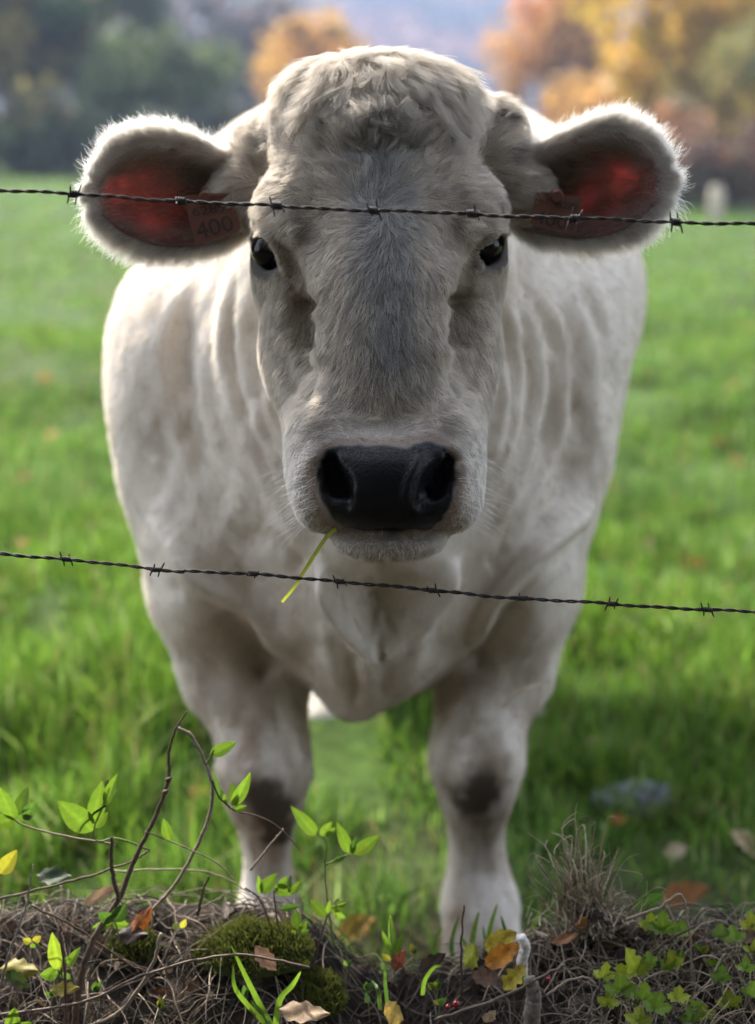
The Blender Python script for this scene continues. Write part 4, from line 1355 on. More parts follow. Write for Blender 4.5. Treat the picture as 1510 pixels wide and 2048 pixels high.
def barbed_wire(label, pts, barbs, Y, bs=1.0):
    P = [at(u, v, Y) for u, v in pts]
    sl0, sl1 = (P[1] - P[0]) / (P[1][0] - P[0][0]), (P[-1] - P[-2]) / (P[-1][0] - P[-2][0])
    P = [P[0] + sl0 * (-2.32 - P[0][0])] + P + [P[-1] + sl1 * (2.32 - P[-1][0])]
    path = catmull(P, 60)
    X = np.linspace(-2.3, 2.3, 2600)
    c = np.stack([X, np.interp(X, path[:, 0], path[:, 1]), np.interp(X, path[:, 0], path[:, 2]) + 0.0006 * np.sin(X * 37) + 0.0004 * np.sin(X * 91)], 1)
    root = empty('barbed_wire', (0, Y, float(np.interp(0, X, c[:, 2]))))
    tag(root, label, 'barbed wire', 'barbed wires strung in front of the cow')
    mb = MB()
    ph = X * 2 * np.pi / 0.030
    for s in (0, np.pi):
        mb.tube(c + np.stack([0 * X, 0.00105 * np.cos(ph + s), 0.00105 * np.sin(ph + s)], 1), 0.00105, 6)
    mb.build('strand', M_wire.m, root)
    bx = [at(u, 400, Y)[0] for u in barbs]
    step = 0.099
    k = bx[0] - step
    while k > -2.2: bx.insert(0, k); k -= step
    k = bx[-1] + step
    while k < 2.2: bx.append(k); k += step
    proto = None
    for i, x in enumerate(bx):
        q = np.array((x, np.interp(x, X, c[:, 1]), np.interp(x, X, c[:, 2])))
        if proto is None:
            o = proto = barb_mesh().build('barb', M_wire.m)
        else:
            o = proto.copy(); COL.objects.link(o)
        o.parent = root
        o.location = Vector(q) - root.location
        o.scale = (1, bs, bs)
        o.rotation_euler = ([5.6, .3, 1.2, 2.6, 0.1, 3.3, 4.4][i % 7] + FR.randn() * .3, 0.045, FR.randn() * .06)

barbed_wire('upper barbed wire, across the cow forehead and both ears', [(140, 388), (360, 402), (555, 412), (748, 421), (943, 428), (1148, 437), (1330, 443)], [148, 360, 553, 748, 945, 1150], 1.475)
barbed_wire('lower barbed wire, just below the cow chin', [(0, 1106), (288, 1135), (490, 1148), (675, 1162), (873, 1182), (1062, 1198), (1253, 1210), (1480, 1223)], [98, 288, 490, 675, 873, 1062, 1253], 1.475, .72)
for sx, lb in ((-2.32, 'fence post holding the barbed wires, beyond the left edge'), (2.32, 'fence post holding the barbed wires, beyond the right edge')):
    post(sx, 1.53, float(bank_z(np.array([sx]), np.array([1.53]))[0]), 1.05, 0.05, lb)

# ------------------------------------------------------------------ leaves and stems
M_green = Mat('fresh_leaf')
g1 = M_green.attr('tint').outputs['Color']
gn = M_green.noise(160, 4)
gb = M_green.noise(46, 5, .7)
blot = M_green.ramp(gb.outputs[0], [(0.60, (0, 0, 0)), (0.70, (1, 1, 1))]).outputs[0]
g1 = M_green.mixc(g1, (0.16, 0.11, 0.03), M_green.mixc((0, 0, 0), blot, .55))
gc = M_green.mixc(g1, M_green.ramp(gn.outputs[0], [(0.3, (.75, .78, .7)), (0.7, (1.1, 1.1, 1.05))]).outputs[0], .7, 'MULTIPLY')
M_green.set(base=gc, rough=0.42, spec=0.4)
M_green.bump(gn.outputs[0], .3, .001)
translucent_mix(M_green, gc, 0.5)
M_dead = Mat('dead_leaf')
d1 = M_dead.attr('tint').outputs['Color']
dn_ = M_dead.noise(90, 6, .65)
dc = M_dead.mixc(d1, M_dead.ramp(dn_.outputs[0], [(0.32, (.35, .30, .26)), (0.62, (1.1, 1.05, 1.0))]).outputs[0], .85, 'MULTIPLY')
M_dead.set(base=dc, rough=0.55, spec=0.3)
M_dead.bump(dn_.outputs[0], .5, .002)
translucent_mix(M_dead, dc, 0.28)
M_stem = Mat('woody_stem')
s1 = M_stem.attr('tint').outputs['Color']
sn = M_stem.noise(220, 5)
M_stem.set(base=M_stem.mixc(s1, M_stem.ramp(sn.outputs[0], [(0.3, (.5, .48, .45)), (0.7, (1.15, 1.1, 1.05))]).outputs[0], .8, 'MULTIPLY'), rough=0.65, spec=0.3)
M_stem.bump(sn.outputs[0], .5, .0015)

def leaf_grid(base, tip, width, nrm, col, fold=.25, curl=.15, shape='ovate', nl=12, nw=7, wav=.0):
    """a leaf blade from base to tip; nrm: which way its face looks"""
    base, tip, nrm = np.asarray(base), np.asarray(tip), np.asarray(nrm, float)
    ax = tip - base; L = np.linalg.norm(ax); ax = ax / L
    sd = np.cross(ax, nrm); sd /= np.linalg.norm(sd) + 1e-9
    nm = np.cross(sd, ax)
    s = np.linspace(0, 1, nl)[:, None]; t = np.linspace(-1, 1, nw)[None, :]
    if shape == 'ovate': w = np.sin(np.pi * s ** .85) ** .8 * (1 - .25 * s) + .02
    elif shape == 'lobed': w = (np.sin(np.pi * s ** .75) ** .7) * (0.62 + 0.38 * np.abs(np.cos(s * np.pi * 3.6))) + .03
    elif shape == 'palm': w = (np.sin(np.pi * np.clip(s * 1.02, 0, 1) ** .65) ** .6) * (0.50 + 0.5 * np.abs(np.cos(s * np.pi * 2.6 + .3))) + .03
    else: w = (1 - s) ** .6 * np.minimum(1, s * 8 + .5)
    w = w * width / 2
    wob = 1 + wav * np.sin(s * 23 + FR.rand() * 6) * np.abs(t)
    p = base + ax * (s * L)[..., None] + sd * (t * w * wob)[..., None]
    h = fold * np.abs(t) * w - curl * L * (s * s) + wav * width * .25 * np.sin(s * 9 + t * 3)
    p = p + nm * h[..., None]
    c = np.tile(np.asarray(col, float), (nl, nw, 1)) * (0.92 + 0.25 * np.exp(-(t / .12) ** 2))[..., None]
    i = np.arange(nl * nw).reshape(nl, nw)
    return p.reshape(-1, 3), np.stack([i[:-1, :-1], i[1:, :-1], i[1:, 1:], i[:-1, 1:]], -1).reshape(-1, 4), c.reshape(-1, 3)

LIME = (0.155, 0.265, 0.022); MID = (0.09, 0.18, 0.025); DEEP = (0.035, 0.075, 0.02); YEL = (0.36, 0.34, 0.03)
def px_leaf(parent, Y, b, t, w, col, tilt=None, shape='ovate', **kw):
    tilt = FR.uniform(-.45, .45) if tilt is None else tilt
    dy = FR.uniform(-.5, .5)
    B = at(b[0], b[1], Y)
    T = at(t[0], t[1], Y)
    L = np.linalg.norm(T - B)
    T = at(t[0], t[1], Y + dy * L)
    wm = px(w, B) / max(.35, math.cos(tilt))
    n = np.array((math.sin(tilt), -math.cos(tilt), .25))
    v, f, c = leaf_grid(B, T, wm, n, np.array(col) * FR.uniform(.85, 1.15), shape=shape, fold=FR.uniform(.1, .4), curl=FR.uniform(-.05, .22), **kw)
    mb = MB(); mb.add(v, f); mb.c = [c]
    return mb.build('leaf', M_green.m, parent)

def px_stem(mb, pts, Y, r0, r1, col, jitter=.0):
    if np.isscalar(Y): Y = [Y] * len(pts)
    P = np.array([at(u, v, y) for (u, v), y in zip(pts, Y)])
    C = catmull(P, 8)
    C = C + FR.randn(*C.shape) * jitter
    mb.tube(C, np.linspace(px(r0, P[0]), px(r1, P[-1]), len(C)), 7, col)

def sprig(name, label, cat, Y, stems, leaves, group=None):
    b = at(stems[0][0][0][0], stems[0][0][0][1], Y)
    root = empty(name, b)
    tag(root, label, cat, group)
    mb = MB()
    for pts, r0, r1, col in stems: px_stem(mb, pts, Y, r0, r1, col, .0002)
    mb.build('stem', M_stem.m, root)
    for L in leaves: px_leaf(root, Y, *L)
    return root

BR, PALE, GRN = (0.10, 0.065, 0.042), (0.30, 0.24, 0.18), (0.16, 0.20, 0.06)
# the arching bramble
r = empty('bramble', at(150, 2060, 1.50))
tag(r, 'bramble with a dark main stem arching up on the left and bending back down', 'bramble')
mb = MB(); px_stem(mb, [(148, 2075), (156, 1985), (182, 1890), (238, 1795), (268, 1722), (312, 1630), (336, 1560), (338, 1500), (353, 1455), (374, 1424)], [1.49, 1.50, 1.51, 1.53, 1.54, 1.55, 1.55, 1.55, 1.55, 1.55], 8, 1.6, (0.115, 0.075, 0.05), .0004)
for u, v in ((336, 1560), (330, 1585), (268, 1722), (238, 1795), (182, 1890)):
    a = at(u, v, 1.54); mb.tube(np.array([a - (.002, 0, .002), a, a + (.004, 0, .003)]), [.002, .0035, .001], 7, (0.10, 0.06, 0.04))
mb.build('main_stem', M_stem.m, r)
mb = MB(); px_stem(mb, [(353, 1456), (384, 1474), (412, 1530), (425, 1580), (416, 1640), (385, 1710), (345, 1775), (305, 1818), (270, 1850)], 1.555, 4.2, 3.5, PALE, .0003)
mb.build('bent_stem', M_stem.m, r)
mb = MB(); px_stem(mb, [(238, 1800), (226, 1750), (223, 1720), (224, 1674)], 1.525, 5, 3.5, BR, .0004)
mb.build('broken_stub', M_stem.m, r)

sprig('honeysuckle_sprig', 'leafy sprig hanging from the bent bramble stem in front of the left knee', 'sprig', 1.55,
      [([(412, 1530), (422, 1510), (428, 1500)], 2, 1.5, GRN), ([(424, 1560), (436, 1590), (452, 1608), (472, 1622), (520, 1634), (560, 1657), (600, 1700)], 2.5, 1.2, BR)],
      [((420, 1510), (473, 1484), 28, LIME), ((464, 1612), (503, 1552), 27, LIME), ((470, 1614), (463, 1566), 22, LIME), ((456, 1608), (431, 1572), 14, MID), ((468, 1620), (494, 1612), 16, LIME), ((440, 1592), (428, 1545), 9, MID), ((452, 1606), (448, 1588), 12, LIME)])
sprig('honeysuckle_sprig', 'sprig of broad lime green leaves left of the arching bramble', 'sprig', 1.55,
      [([(300, 1700), (236, 1677), (196, 1682), (188, 1656), (206, 1610), (215, 1556)], 2.2, 1.2, GRN), ([(143, 1652), (180, 1630), (216, 1608)], 2.4, 2, (0.03, 0.025, 0.02))],
      [((186, 1662), (117, 1604), 54, LIME, .1), ((186, 1646), (204, 1566), 38, LIME, .2), ((210, 1612), (231, 1550), 24, LIME), ((190, 1656), (215, 1626), 22, LIME), ((212, 1600), (214, 1556), 14, DEEP), ((214, 1600), (238, 1580), 18, MID)])
sprig('honeysuckle_sprig', 'sprig of green leaves cut by the left edge above the litter', 'sprig', 1.55,
      [([(230, 1690), (110, 1668), (42, 1648), (20, 1630), (-30, 1610)], 2.2, 1.4, PALE)],
      [((28, 1642), (-2, 1568), 40, LIME), ((34, 1632), (54, 1572), 30, LIME), ((48, 1640), (70, 1602), 28, MID), ((28, 1636), (-12, 1650), 36, LIME), ((50, 1640), (62, 1618), 24, DEEP)])
sprig('honeysuckle_sprig', 'single small upright leaf on a thin twig between the bramble stems', 'sprig', 1.545,
      [([(290, 1662), (340, 1682), (428, 1722), (470, 1760)], 1.6, 1.4, PALE)], [((339, 1682), (327, 1636), 24, LIME, .1), ((330, 1678), (310, 1664), 10, MID)])
sprig('honeysuckle_sprig', 'sprig of paired leaves just right of the left foreleg, dropping to the right', 'sprig', 1.60,
      [([(668, 1890), (655, 1800), (650, 1728), (653, 1690), (634, 1664)], 2, 1.4, GRN), ([(650, 1730), (690, 1712), (706, 1706)], 1.8, 1.2, GRN)],
      [((632, 1670), (588, 1620), 30, LIME, .2), ((640, 1672), (664, 1644), 20, LIME), ((636, 1668), (632, 1646), 12, LIME), ((652, 1674), (670, 1656), 14, LIME), ((698, 1706), (677, 1650), 26, LIME, .2), ((708, 1708), (758, 1674), 30, LIME, .1), ((704, 1706), (711, 1676), 14, MID), ((690, 1712), (660, 1730), 14, MID), ((700, 1710), (716, 1690), 12, LIME)])
sprig('honeysuckle_sprig', 'bushy sprig of small leaves over the moss at the left hoof', 'sprig', 1.575,
      [([(600, 1995), (580, 1930), (545, 1860), (520, 1800), (490, 1775)], 3, 1.5, BR), ([(590, 1985), (565, 1900), (548, 1790), (556, 1776)], 2.4, 1.2, BR), ([(610, 1990), (640, 1880), (660, 1820), (690, 1800)], 2.4, 1.4, BR), ([(575, 1960), (590, 1890), (602, 1850), (606, 1800)], 2, 1.2, GRN)],
      [((522, 1786), (550, 1750), 28, LIME), ((520, 1788), (518, 1752), 14, LIME), ((548, 1772), (584, 1790), 28, LIME, .1), ((556, 1776), (576, 1752), 18, LIME), ((582, 1788), (602, 1762), 18, LIME), ((578, 1786), (580, 1750), 12, MID),
       ((652, 1833), (620, 1800), 26, LIME), ((656, 1830), (660, 1800), 14, LIME), ((664, 1822), (692, 1806), 18, LIME), ((668, 1826), (692, 1838), 16, LIME), ((672, 1820), (676, 1796), 14, LIME), ((596, 1858), (590, 1818), 24, LIME), ((590, 1862), (572, 1882), 22, LIME), ((600, 1862), (614, 1842), 16, LIME), ((604, 1866), (618, 1860), 12, MID), ((560, 1818), (600, 1812), 16, MID)])
sprig('honeysuckle_sprig', 'bright upright leaf pair low on the left bank', 'sprig', 1.50,
      [([(142, 2050), (134, 1985), (122, 1940), (128, 1880)], 2.6, 1.2, BR)],
      [((119, 1940), (104, 1868), 36, (0.30, 0.42, 0.03), .1), ((136, 1934), (156, 1897), 20, LIME), ((116, 1946), (79, 1950), 28, LIME), ((124, 1944), (140, 1960), 20, MID)])
sprig('honeysuckle_sprig', 'half cut leaf at the left edge above the straw', 'sprig', 1.53, [([(-40, 1790), (-10, 1765), (2, 1748)], 2, 1.4, GRN)], [((0, 1748), (34, 1700), 36, YEL, .1)])
sprig('honeysuckle_sprig', 'big lime leaf in the bottom left corner', 'sprig', 1.47, [([(40, 2075), (22, 2050)], 2, 1.4, GRN)], [((22, 2064), (30, 2014), 34, LIME, .1), ((22, 2062), (60, 2050), 30, LIME)])
sprig('nettle_seedling', 'pale green toothed leaves sprouting between the bramble stems', 'seedling', 1.52,
      [([(238, 1880), (232, 1850), (226, 1838)], 2, 1.2, GRN)], [((228, 1842), (252, 1808), 34, MID, .2), ((226, 1842), (196, 1826), 28, MID), ((224, 1846), (258, 1850), 24, LIME), ((224, 1846), (182, 1858), 22, LIME), ((230, 1838), (222, 1812), 18, LIME)])
sprig('honeysuckle_sprig', 'narrow pale seedling standing alone in front of the gap between the legs', 'sprig', 1.52,
      [([(790, 1960), (786, 1910), (782, 1870), (780, 1835)], 2.2, 1.2, GRN)], [((786, 1912), (778, 1828), 18, LIME, .6), ((784, 1906), (764, 1862), 16, LIME), ((788, 1908), (806, 1868), 18, LIME), ((788, 1918), (810, 1905), 14, YEL), ((782, 1920), (762, 1908), 14, YEL)])
sprig('honeysuckle_sprig', 'small pale sprout on the left bank above the moss', 'sprig', 1.50, [([(90, 1900), (70, 1885), (62, 1880)], 1.6, 1, GRN)], [((62, 1884), (45, 1878), 16, YEL), ((66, 1884), (82, 1872), 16, YEL), ((70, 1888), (60, 1896), 12, LIME), ((362, 1856), (372, 1838), 14, YEL), ((356, 1858), (344, 1848), 12, LIME)])
# lobed ground plants on the right bank
HGR = 'lobed ground plants on the right of the bank'
def herb(label, spots, Y):
    sp = spots[0]
    root = empty('herb', at(sp[0], sp[1] + 40, Y)); tag(root, label, 'herb', HGR)
    mb = MB()
    for (u, v, w, col) in spots:
        px_stem(mb, [(sp[0] + FR.uniform(-8, 8), sp[1] + 70), ((sp[0] + u) / 2, (sp[1] + v) / 2 + 26), (u, v + 6)], Y, 1.5, 1, GRN)
    mb.build('stem', M_stem.m, root)
    for (u, v, w, col) in spots:
        nleaf = 3
        mbl = MB(); cs = []
        a0 = FR.uniform(-.3, .3) - math.pi / 2
        for k in range(nleaf):
            a = a0 + (k - 1) * 1.05
            L = 1.45 * w * (1.0 if k == 1 else .72)
            B, T = at(u, v, Y), at(u + math.cos(a) * L, v + math.sin(a) * L * .8, Y + FR.uniform(-.012, .012))
            vv, ff, cc = leaf_grid(B, T, px(L * .75, B), (FR.uniform(-.4, .4), -.8, .6), np.array(col) * FR.uniform(.85, 1.15), shape='palm', nl=26, nw=9, fold=.15, curl=.1)
            mbl.add(vv, ff); cs.append(cc)
        mbl.c = cs
        mbl.build('leaf', M_green.m, root)
G1, G2, G3 = (0.19, 0.30, 0.03), (0.30, 0.35, 0.03), (0.12, 0.20, 0.03)
herb('large lobed lime leaf of the right bank, in front of the straw', [(1272, 1945, 42, G2), (1240, 1985, 38, G1), (1205, 1955, 26, G2), (1285, 2000, 30, G1), (1215, 2010, 26, G2), (1300, 1925, 20, G1)], 1.49)
herb('cluster of small lobed leaves near the bottom right corner', [(1460, 2010, 30, G2), (1500, 1990, 24, G1), (1440, 1960, 26, G3), (1490, 1940, 24, G1), (1410, 2035, 26, G2)], 1.50)
herb('fresh lobed leaves on top of the right bank beside the straw', [(1325, 1862, 34, G1), (1300, 1856, 26, G2), (1365, 1868, 26, G1), (1345, 1930, 26, G2)], 1.55)
herb('lobed leaves at the right edge below the pasture', [(1470, 1880, 28, G1), (1500, 1855, 26, G2), (1440, 1872, 22, G3), (1508, 1905, 24, G2)], 1.56)
herb('low lobed leaves along the bottom edge right of centre', [(1310, 2020, 34, G1), (1355, 2000, 26, G2), (1275, 2045, 30, G2), (1385, 2040, 26, G3)], 1.46)
sprig('dock_leaf', 'rounded green leaf standing up behind the right straw', 'plant', 1.62, [([(1300, 1850), (1290, 1815)], 2, 1.6, GRN)], [((1268, 1815), (1330, 1785), 36, MID, .1), ((1290, 1812), (1340, 1835), 20, MID)])

# fresh grass tufts
def tuft(label, Y, bl):
    b = bl[0][0][0]
    root = empty('grass_tuft', at(b[0], b[1], Y)); tag(root, label, 'grass tuft', 'fresh grass tufts on the bank')
    for pts, w, col in bl:
        mb = MB()
        C = catmull([at(u, v, Y + FR.uniform(-.01, .01)) for u, v in pts], 8)
        T = np.gradient(C, axis=0); sd = np.cross(T, (0.2, -1, .2)); sd /= np.linalg.norm(sd, axis=1)[:, None]
        ww = px(w, C[0]) / 2 * np.sqrt(np.clip(1 - np.linspace(0, 1, len(C)) ** 2.2, 0, 1))[:, None]
        ri = sd * ww; nm = np.cross(sd, T); nm /= np.linalg.norm(nm, axis=1)[:, None]
        V = np.stack([C - ri, C + nm * ww * .35, C + ri], 1).reshape(-1, 3)
        i = np.arange(len(C) * 3).reshape(-1, 3)
        mb.add(V, np.stack([i[:-1, :-1], i[1:, :-1], i[1:, 1:], i[:-1, 1:]], -1).reshape(-1, 4), None, np.array(col) * FR.uniform(.85, 1.15))
        mb.build('grass_blade', M_green.m, root)
tuft('fresh grass tuft at the bottom edge with long arching blades', 1.475, [([(548, 2060), (520, 2010), (490, 1950), (462, 1890)], 12, LIME), ([(545, 2060), (500, 2015), (470, 1975), (466, 1930)], 11, LIME), ([(550, 2060), (560, 2000), (585, 1970), (602, 1942)], 13, LIME), ([(546, 2060), (528, 2030), (500, 2000)], 9, MID)])
tuft('short curved grass blades left of the yellow leaves', 1.50, [([(845, 1990), (850, 1960), (868, 1935), (884, 1932)], 9, LIME), ([(775, 2010), (770, 1960), (772, 1925)], 8, MID), ([(760, 2020), (756, 1980), (742, 1960)], 8, MID)])
tuft('thick upright green blades in front of the right hoof', 1.68, [([(940, 1960), (945, 1880), (958, 1822)], 12, LIME), ([(975, 1960), (978, 1870), (995, 1806)], 11, LIME), ([(1000, 1950), (1012, 1880), (1002, 1830)], 10, MID), ([(1040, 1930), (1058, 1870), (1082, 1818)], 14, LIME), ([(915, 1960), (903, 1890), (918, 1830)], 10, MID), ([(880, 1960), (868, 1900), (884, 1852)], 9, MID), ([(955, 1960), (970, 1900), (966, 1850)], 9, MID), ([(925, 1960), (932, 1900), (920, 1868)], 9, LIME), ([(1020, 1950), (1030, 1900), (1050, 1868)], 9, MID)])

# ------------------------------------------------------------------ litter on the bank
def strand_stuff(name, n, xr, yr, L, r, cols, rise, mat, dens=None, k=7, wob=.35, base_up=.0):
    x = FR.uniform(*xr, n); y = FR.uniform(*yr, n)
    if dens is not None:
        m = FR.rand(n) < dens(x, y); x, y = x[m], y[m]
    n = len(x)
    a = FR.rand(n) * 6.283
    ln = FR.uniform(*L, n)
    t = np.linspace(0, 1, k)
    el = FR.uniform(*rise, n)
    P = np.zeros((n, k, 3))
    turn = FR.randn(n) * .7
    px_, py_, h = x.copy(), y.copy(), np.full(n, 0.0)
    for j in range(k):
        P[:, j, 0], P[:, j, 1] = px_, py_
        P[:, j, 2] = h
        aa = a + turn * t[j] + FR.randn(n) * wob
        st = ln / (k - 1)
        ee = el * (1 - 1.5 * t[j]) + FR.randn(n) * wob * .6
        px_ = px_ + np.cos(aa) * np.cos(ee) * st; py_ = py_ + np.sin(aa) * np.cos(ee) * st; h = h + np.sin(ee) * st
    P[..., 2] = np.maximum(P[..., 2], 0) + bank_z(P[..., 0], P[..., 1]) + base_up + FR.rand(n, 1) * .006
    R = FR.uniform(*r, (n, 1)) * np.linspace(1, .6, k)[None]
    c = np.asarray(cols)[FR.randint(0, len(cols), n)] * FR.uniform(.6, 1.25, (n, 1))
    o = hair_object(name, None, P, R, c, mat, None)
    return tag(o, kind='stuff')

STRAW = [(0.46, 0.37, 0.26), (0.62, 0.52, 0.38), (0.34, 0.26, 0.18), (0.16, 0.12, 0.08)]
DARKS = [(0.035, 0.025, 0.018), (0.07, 0.05, 0.036), (0.11, 0.08, 0.06), (0.24, 0.19, 0.145)]
strand_stuff('dry_stems', 2800, (-.75, .75), (1.28, 1.66), (.03, .13), (.0004, .0011), DARKS, (-.1, .7), M_stem.m, wob=.11)
strand_stuff('dead_grass', 5200, (-.75, .75), (1.36, 1.66), (.03, .10), (.0003, .0008), STRAW, (.0, 1.1), M_stem.m, wob=.12,
             dens=lambda x, y: np.where(x > .10, .95, np.where(x < -.15, .18, .06)) * sstep(fbm(np.stack([x, y, 0 * x], 1) * 9, 2), .3, .55))
strand_stuff('field_litter', 1500, (-1.1, 1.1), (1.75, 1.84), (.04, .14), (.0006, .0014), DARKS, (.0, .8), M_stem.m, base_up=.0)

def long_twig(label, pts, Y, r0, r1, col, group='bare twigs lying across the bank', name='twig'):
    mb = MB(); px_stem(mb, pts, Y, r0, r1, col, .0005)
    return tag(mb.build(name, M_stem.m), label, 'twig', group)
long_twig('pale thick twig curving up beside the main bramble stem', [(165, 2060), (240, 2022), (300, 1940), (322, 1868)], 1.49, 5, 3.5, (0.26, 0.21, 0.16))
long_twig('thin dark upright twig at the left under the lime leaf pair', [(132, 2070), (131, 1970), (122, 1870), (120, 1850)], 1.48, 3.5, 2, BR)
long_twig('long level twig running right from the bottom left', [(0, 2030), (160, 2005), (300, 1945), (470, 1910), (620, 1935)], 1.47, 3, 2.5, (0.14, 0.10, 0.075))
long_twig('dark twig slanting up over the left straw towards the bramble', [(-20, 1802), (130, 1766), (250, 1728), (300, 1700)], 1.56, 2.6, 2, BR)
long_twig('dark thin twig slanting down from the bramble to the moss', [(60, 1810), (160, 1860), (260, 1930), (330, 1950)], 1.53, 2.4, 2, BR)
long_twig('pale thin twig rising to the left knee', [(500, 1740), (540, 1690), (567, 1658)], 1.58, 2.6, 1.6, PALE)
long_twig('thin level twig behind the bramble, ending at the left hoof', [(230, 1742), (360, 1738), (440, 1752), (500, 1785)], 1.60, 1.8, 1.4, PALE)
long_twig('leaning grey stem at the left edge of the bank', [(-5, 1990), (20, 1900), (50, 1820), (66, 1730)], 1.50, 3, 1.6, (0.22, 0.19, 0.16))
long_twig('thin upright dead stem in front of the right hoof', [(925, 1990), (922, 1900), (928, 1810)], 1.53, 3, 1.8, BR)
long_twig('thin budded stem standing just left of the left hoof', [(395, 1830), (404, 1790), (416, 1752)], 1.55, 3.5, 2.4, BR)
long_twig('brown twig slanting across the bank below the right straw', [(870, 2040), (1000, 1995), (1080, 1955), (1130, 1930)], 1.48, 3.5, 2.5, (0.16, 0.12, 0.09))
long_twig('forked pale twig left of the lobed leaves', [(1095, 1990), (1130, 1965), (1170, 1955), (1190, 1968)], 1.475, 3, 2, PALE)
long_twig('pale dry stem bent over the right end of the bank', [(1250, 1840), (1320, 1815), (1360, 1790), (1376, 1840), (1385, 1970)], 1.54, 3, 2.4, PALE)
long_twig('dark slanting twig at the right edge of the bank', [(1270, 1935), (1330, 1885), (1395, 1850)], 1.53, 3.4, 2, BR)
# broken pale stick and the root below it
mb = MB(); px_stem(mb, [(1046, 1962), (1044, 1925), (1050, 1895), (1042, 1872)], 1.53, 12, 10, (0.72, 0.69, 0.64), .0004)
tag(mb.build('broken_stick', M_stem.m), 'short pale broken stick standing upright right of the yellow leaves', 'stick')
mb = MB(); px_stem(mb, [(1060, 2080), (1066, 2020), (1068, 1985), (1058, 1955)], 1.485, 19, 12, (0.20, 0.17, 0.14), .0006)
tag(mb.build('root', M_stem.m), 'grey brown root running down the bank below the pale stick', 'root')

# tall dead grass tuft on the right
def dead_tuft():
    root = empty('dead_grass_tuft', at(1180, 1850, 1.60))
    tag(root, 'tall dead grass tuft peaking at the right behind the bank', 'grass tuft')
    n = 230
    P = np.zeros((n, 7, 3)); 
    for i in range(n):
        u0 = FR.normal(1190, 42); v0 = FR.uniform(1835, 1880)
        pk = FR.rand() ** 1.3
        u1 = u0 + FR.normal(-12, 40); v1 = v0 - mix(40, 215, pk) * math.exp(-((u0 - 1165) / 75) ** 2)
        ub = u1 + FR.normal(-4, 22); vb = v1 + FR.uniform(-40, 22)
        C = catmull([at(u0, v0, 1.60 + FR.randn() * .02), at((u0 + u1) / 2 + FR.randn() * 9, (v0 + v1) / 2, 1.61), at(u1, v1, 1.61 + FR.randn() * .02), at(ub, vb, 1.61 + FR.randn() * .02)], 2)
        P[i] = C[:7]
    hair_object('blades', None, P, np.tile(np.linspace(.0009, .0003, 7), (n, 1)) * FR.uniform(.6, 1.2, (n, 1)), np.asarray(STRAW)[FR.randint(0, 4, n)] * FR.uniform(.6, 1.1, (n, 1)), M_stem.m, root)
dead_tuft()

for i in range(26):
    u, v = FR.uniform(20, 1500), FR.uniform(1880, 2035)
    Y = 1.60 - (v - 1860) / 190 * .14
    b = (u, v)
    lv = []
    for k in range(FR.randint(2, 5)):
        a = FR.uniform(-2.6, -.5); L_ = FR.uniform(12, 24)
        lv.append((b, (u + math.cos(a) * L_, v + math.sin(a) * L_), FR.uniform(9, 16), [LIME, MID, G1, YEL, DEEP][FR.randint(0, 5)]))
    sprig('seedling', 'tiny green seedling sprouting in the litter of the bank', 'seedling', Y, [([(u + FR.uniform(-5, 5), v + 26), b], 1.4, 1, GRN)], lv, 'tiny seedlings in the litter of the bank')

# moss cushions
M_moss = Mat('moss')
mt_ = M_moss.attr('tint').outputs['Color']
M_moss.set(base=mt_, rough=0.9, spec=0.1)
translucent_mix(M_moss, mt_, .3)
def moss(label, u, v, Y, wu, hv, depth, seed):
    R2 = np.random.RandomState(seed)
    c = at(u, v, Y); rx, rz = px(wu / 2, c), px(hv, c)
    c[2] = min(c[2], float(bank_z(np.array([c[0]]), np.array([Y]))[0]) + rz * .2)
    root = empty('moss_cushion', c); tag(root, label, 'moss', 'moss cushions on the bank')
    th = np.linspace(0, 2 * np.pi, 60, endpoint=False); s = np.linspace(0.02, 1, 22)
    S, T = np.meshgrid(s, th, indexing='ij')
    X, Yy = S * np.cos(T) * rx, S * np.sin(T) * depth
    q = np.stack([X + c[0], Yy + c[1], 0 * X], -1)
    Z = rz * np.clip(1 - S ** 2, 0, 1) * (.15 + 1.6 * fbm(q * 30, 3)) - .012 * S ** 4
    V = (np.stack([X, Yy, Z], -1) + c).reshape(-1, 3)
    i = np.arange(22 * 60).reshape(22, 60)
    F = np.stack([i[:-1], i[1:], np.roll(i, -1, 1)[1:], np.roll(i, -1, 1)[:-1]], -1).reshape(-1, 4)
    me = mesh_np('cushion', V, F); vcol(me, 'tint', np.tile((0.035, 0.042, 0.010), (len(V), 1)))
    link('cushion', me, M_moss.m, root)
    n = 5200
    k = R2.randint(0, len(V) - 61, n); p = V[k] + R2.randn(n, 3) * .0025
    d = unit_rand(n) * .8 + np.array((0, -.35, .8)); L = R2.uniform(.003, .008, (n, 1))
    t = np.linspace(0, 1, 3)[None, :, None]
    P = p[:, None] + (d * L)[:, None] * t
    cc = mix(np.array((0.05, 0.065, 0.012)), np.array((0.15, 0.16, 0.03)), R2.rand(n, 1))
    hair_object('fronds', None, P, np.tile((.0006, .0006, .0002), (n, 1)), cc, M_moss.m, root)
moss('green moss cushion at the foot of the left hoof', 505, 1862, 1.575, 250, 27, .055, 1)
moss('mossy shoulder to the right of the left hoof cushion', 628, 1918, 1.55, 130, 30, .04, 2)
moss('wide moss cushion at the bottom edge, left of the grass tuft', 385, 2050, 1.465, 230, 34, .045, 3)
moss('small moss patch under the bramble stub', 262, 1838, 1.58, 110, 20, .03, 4)

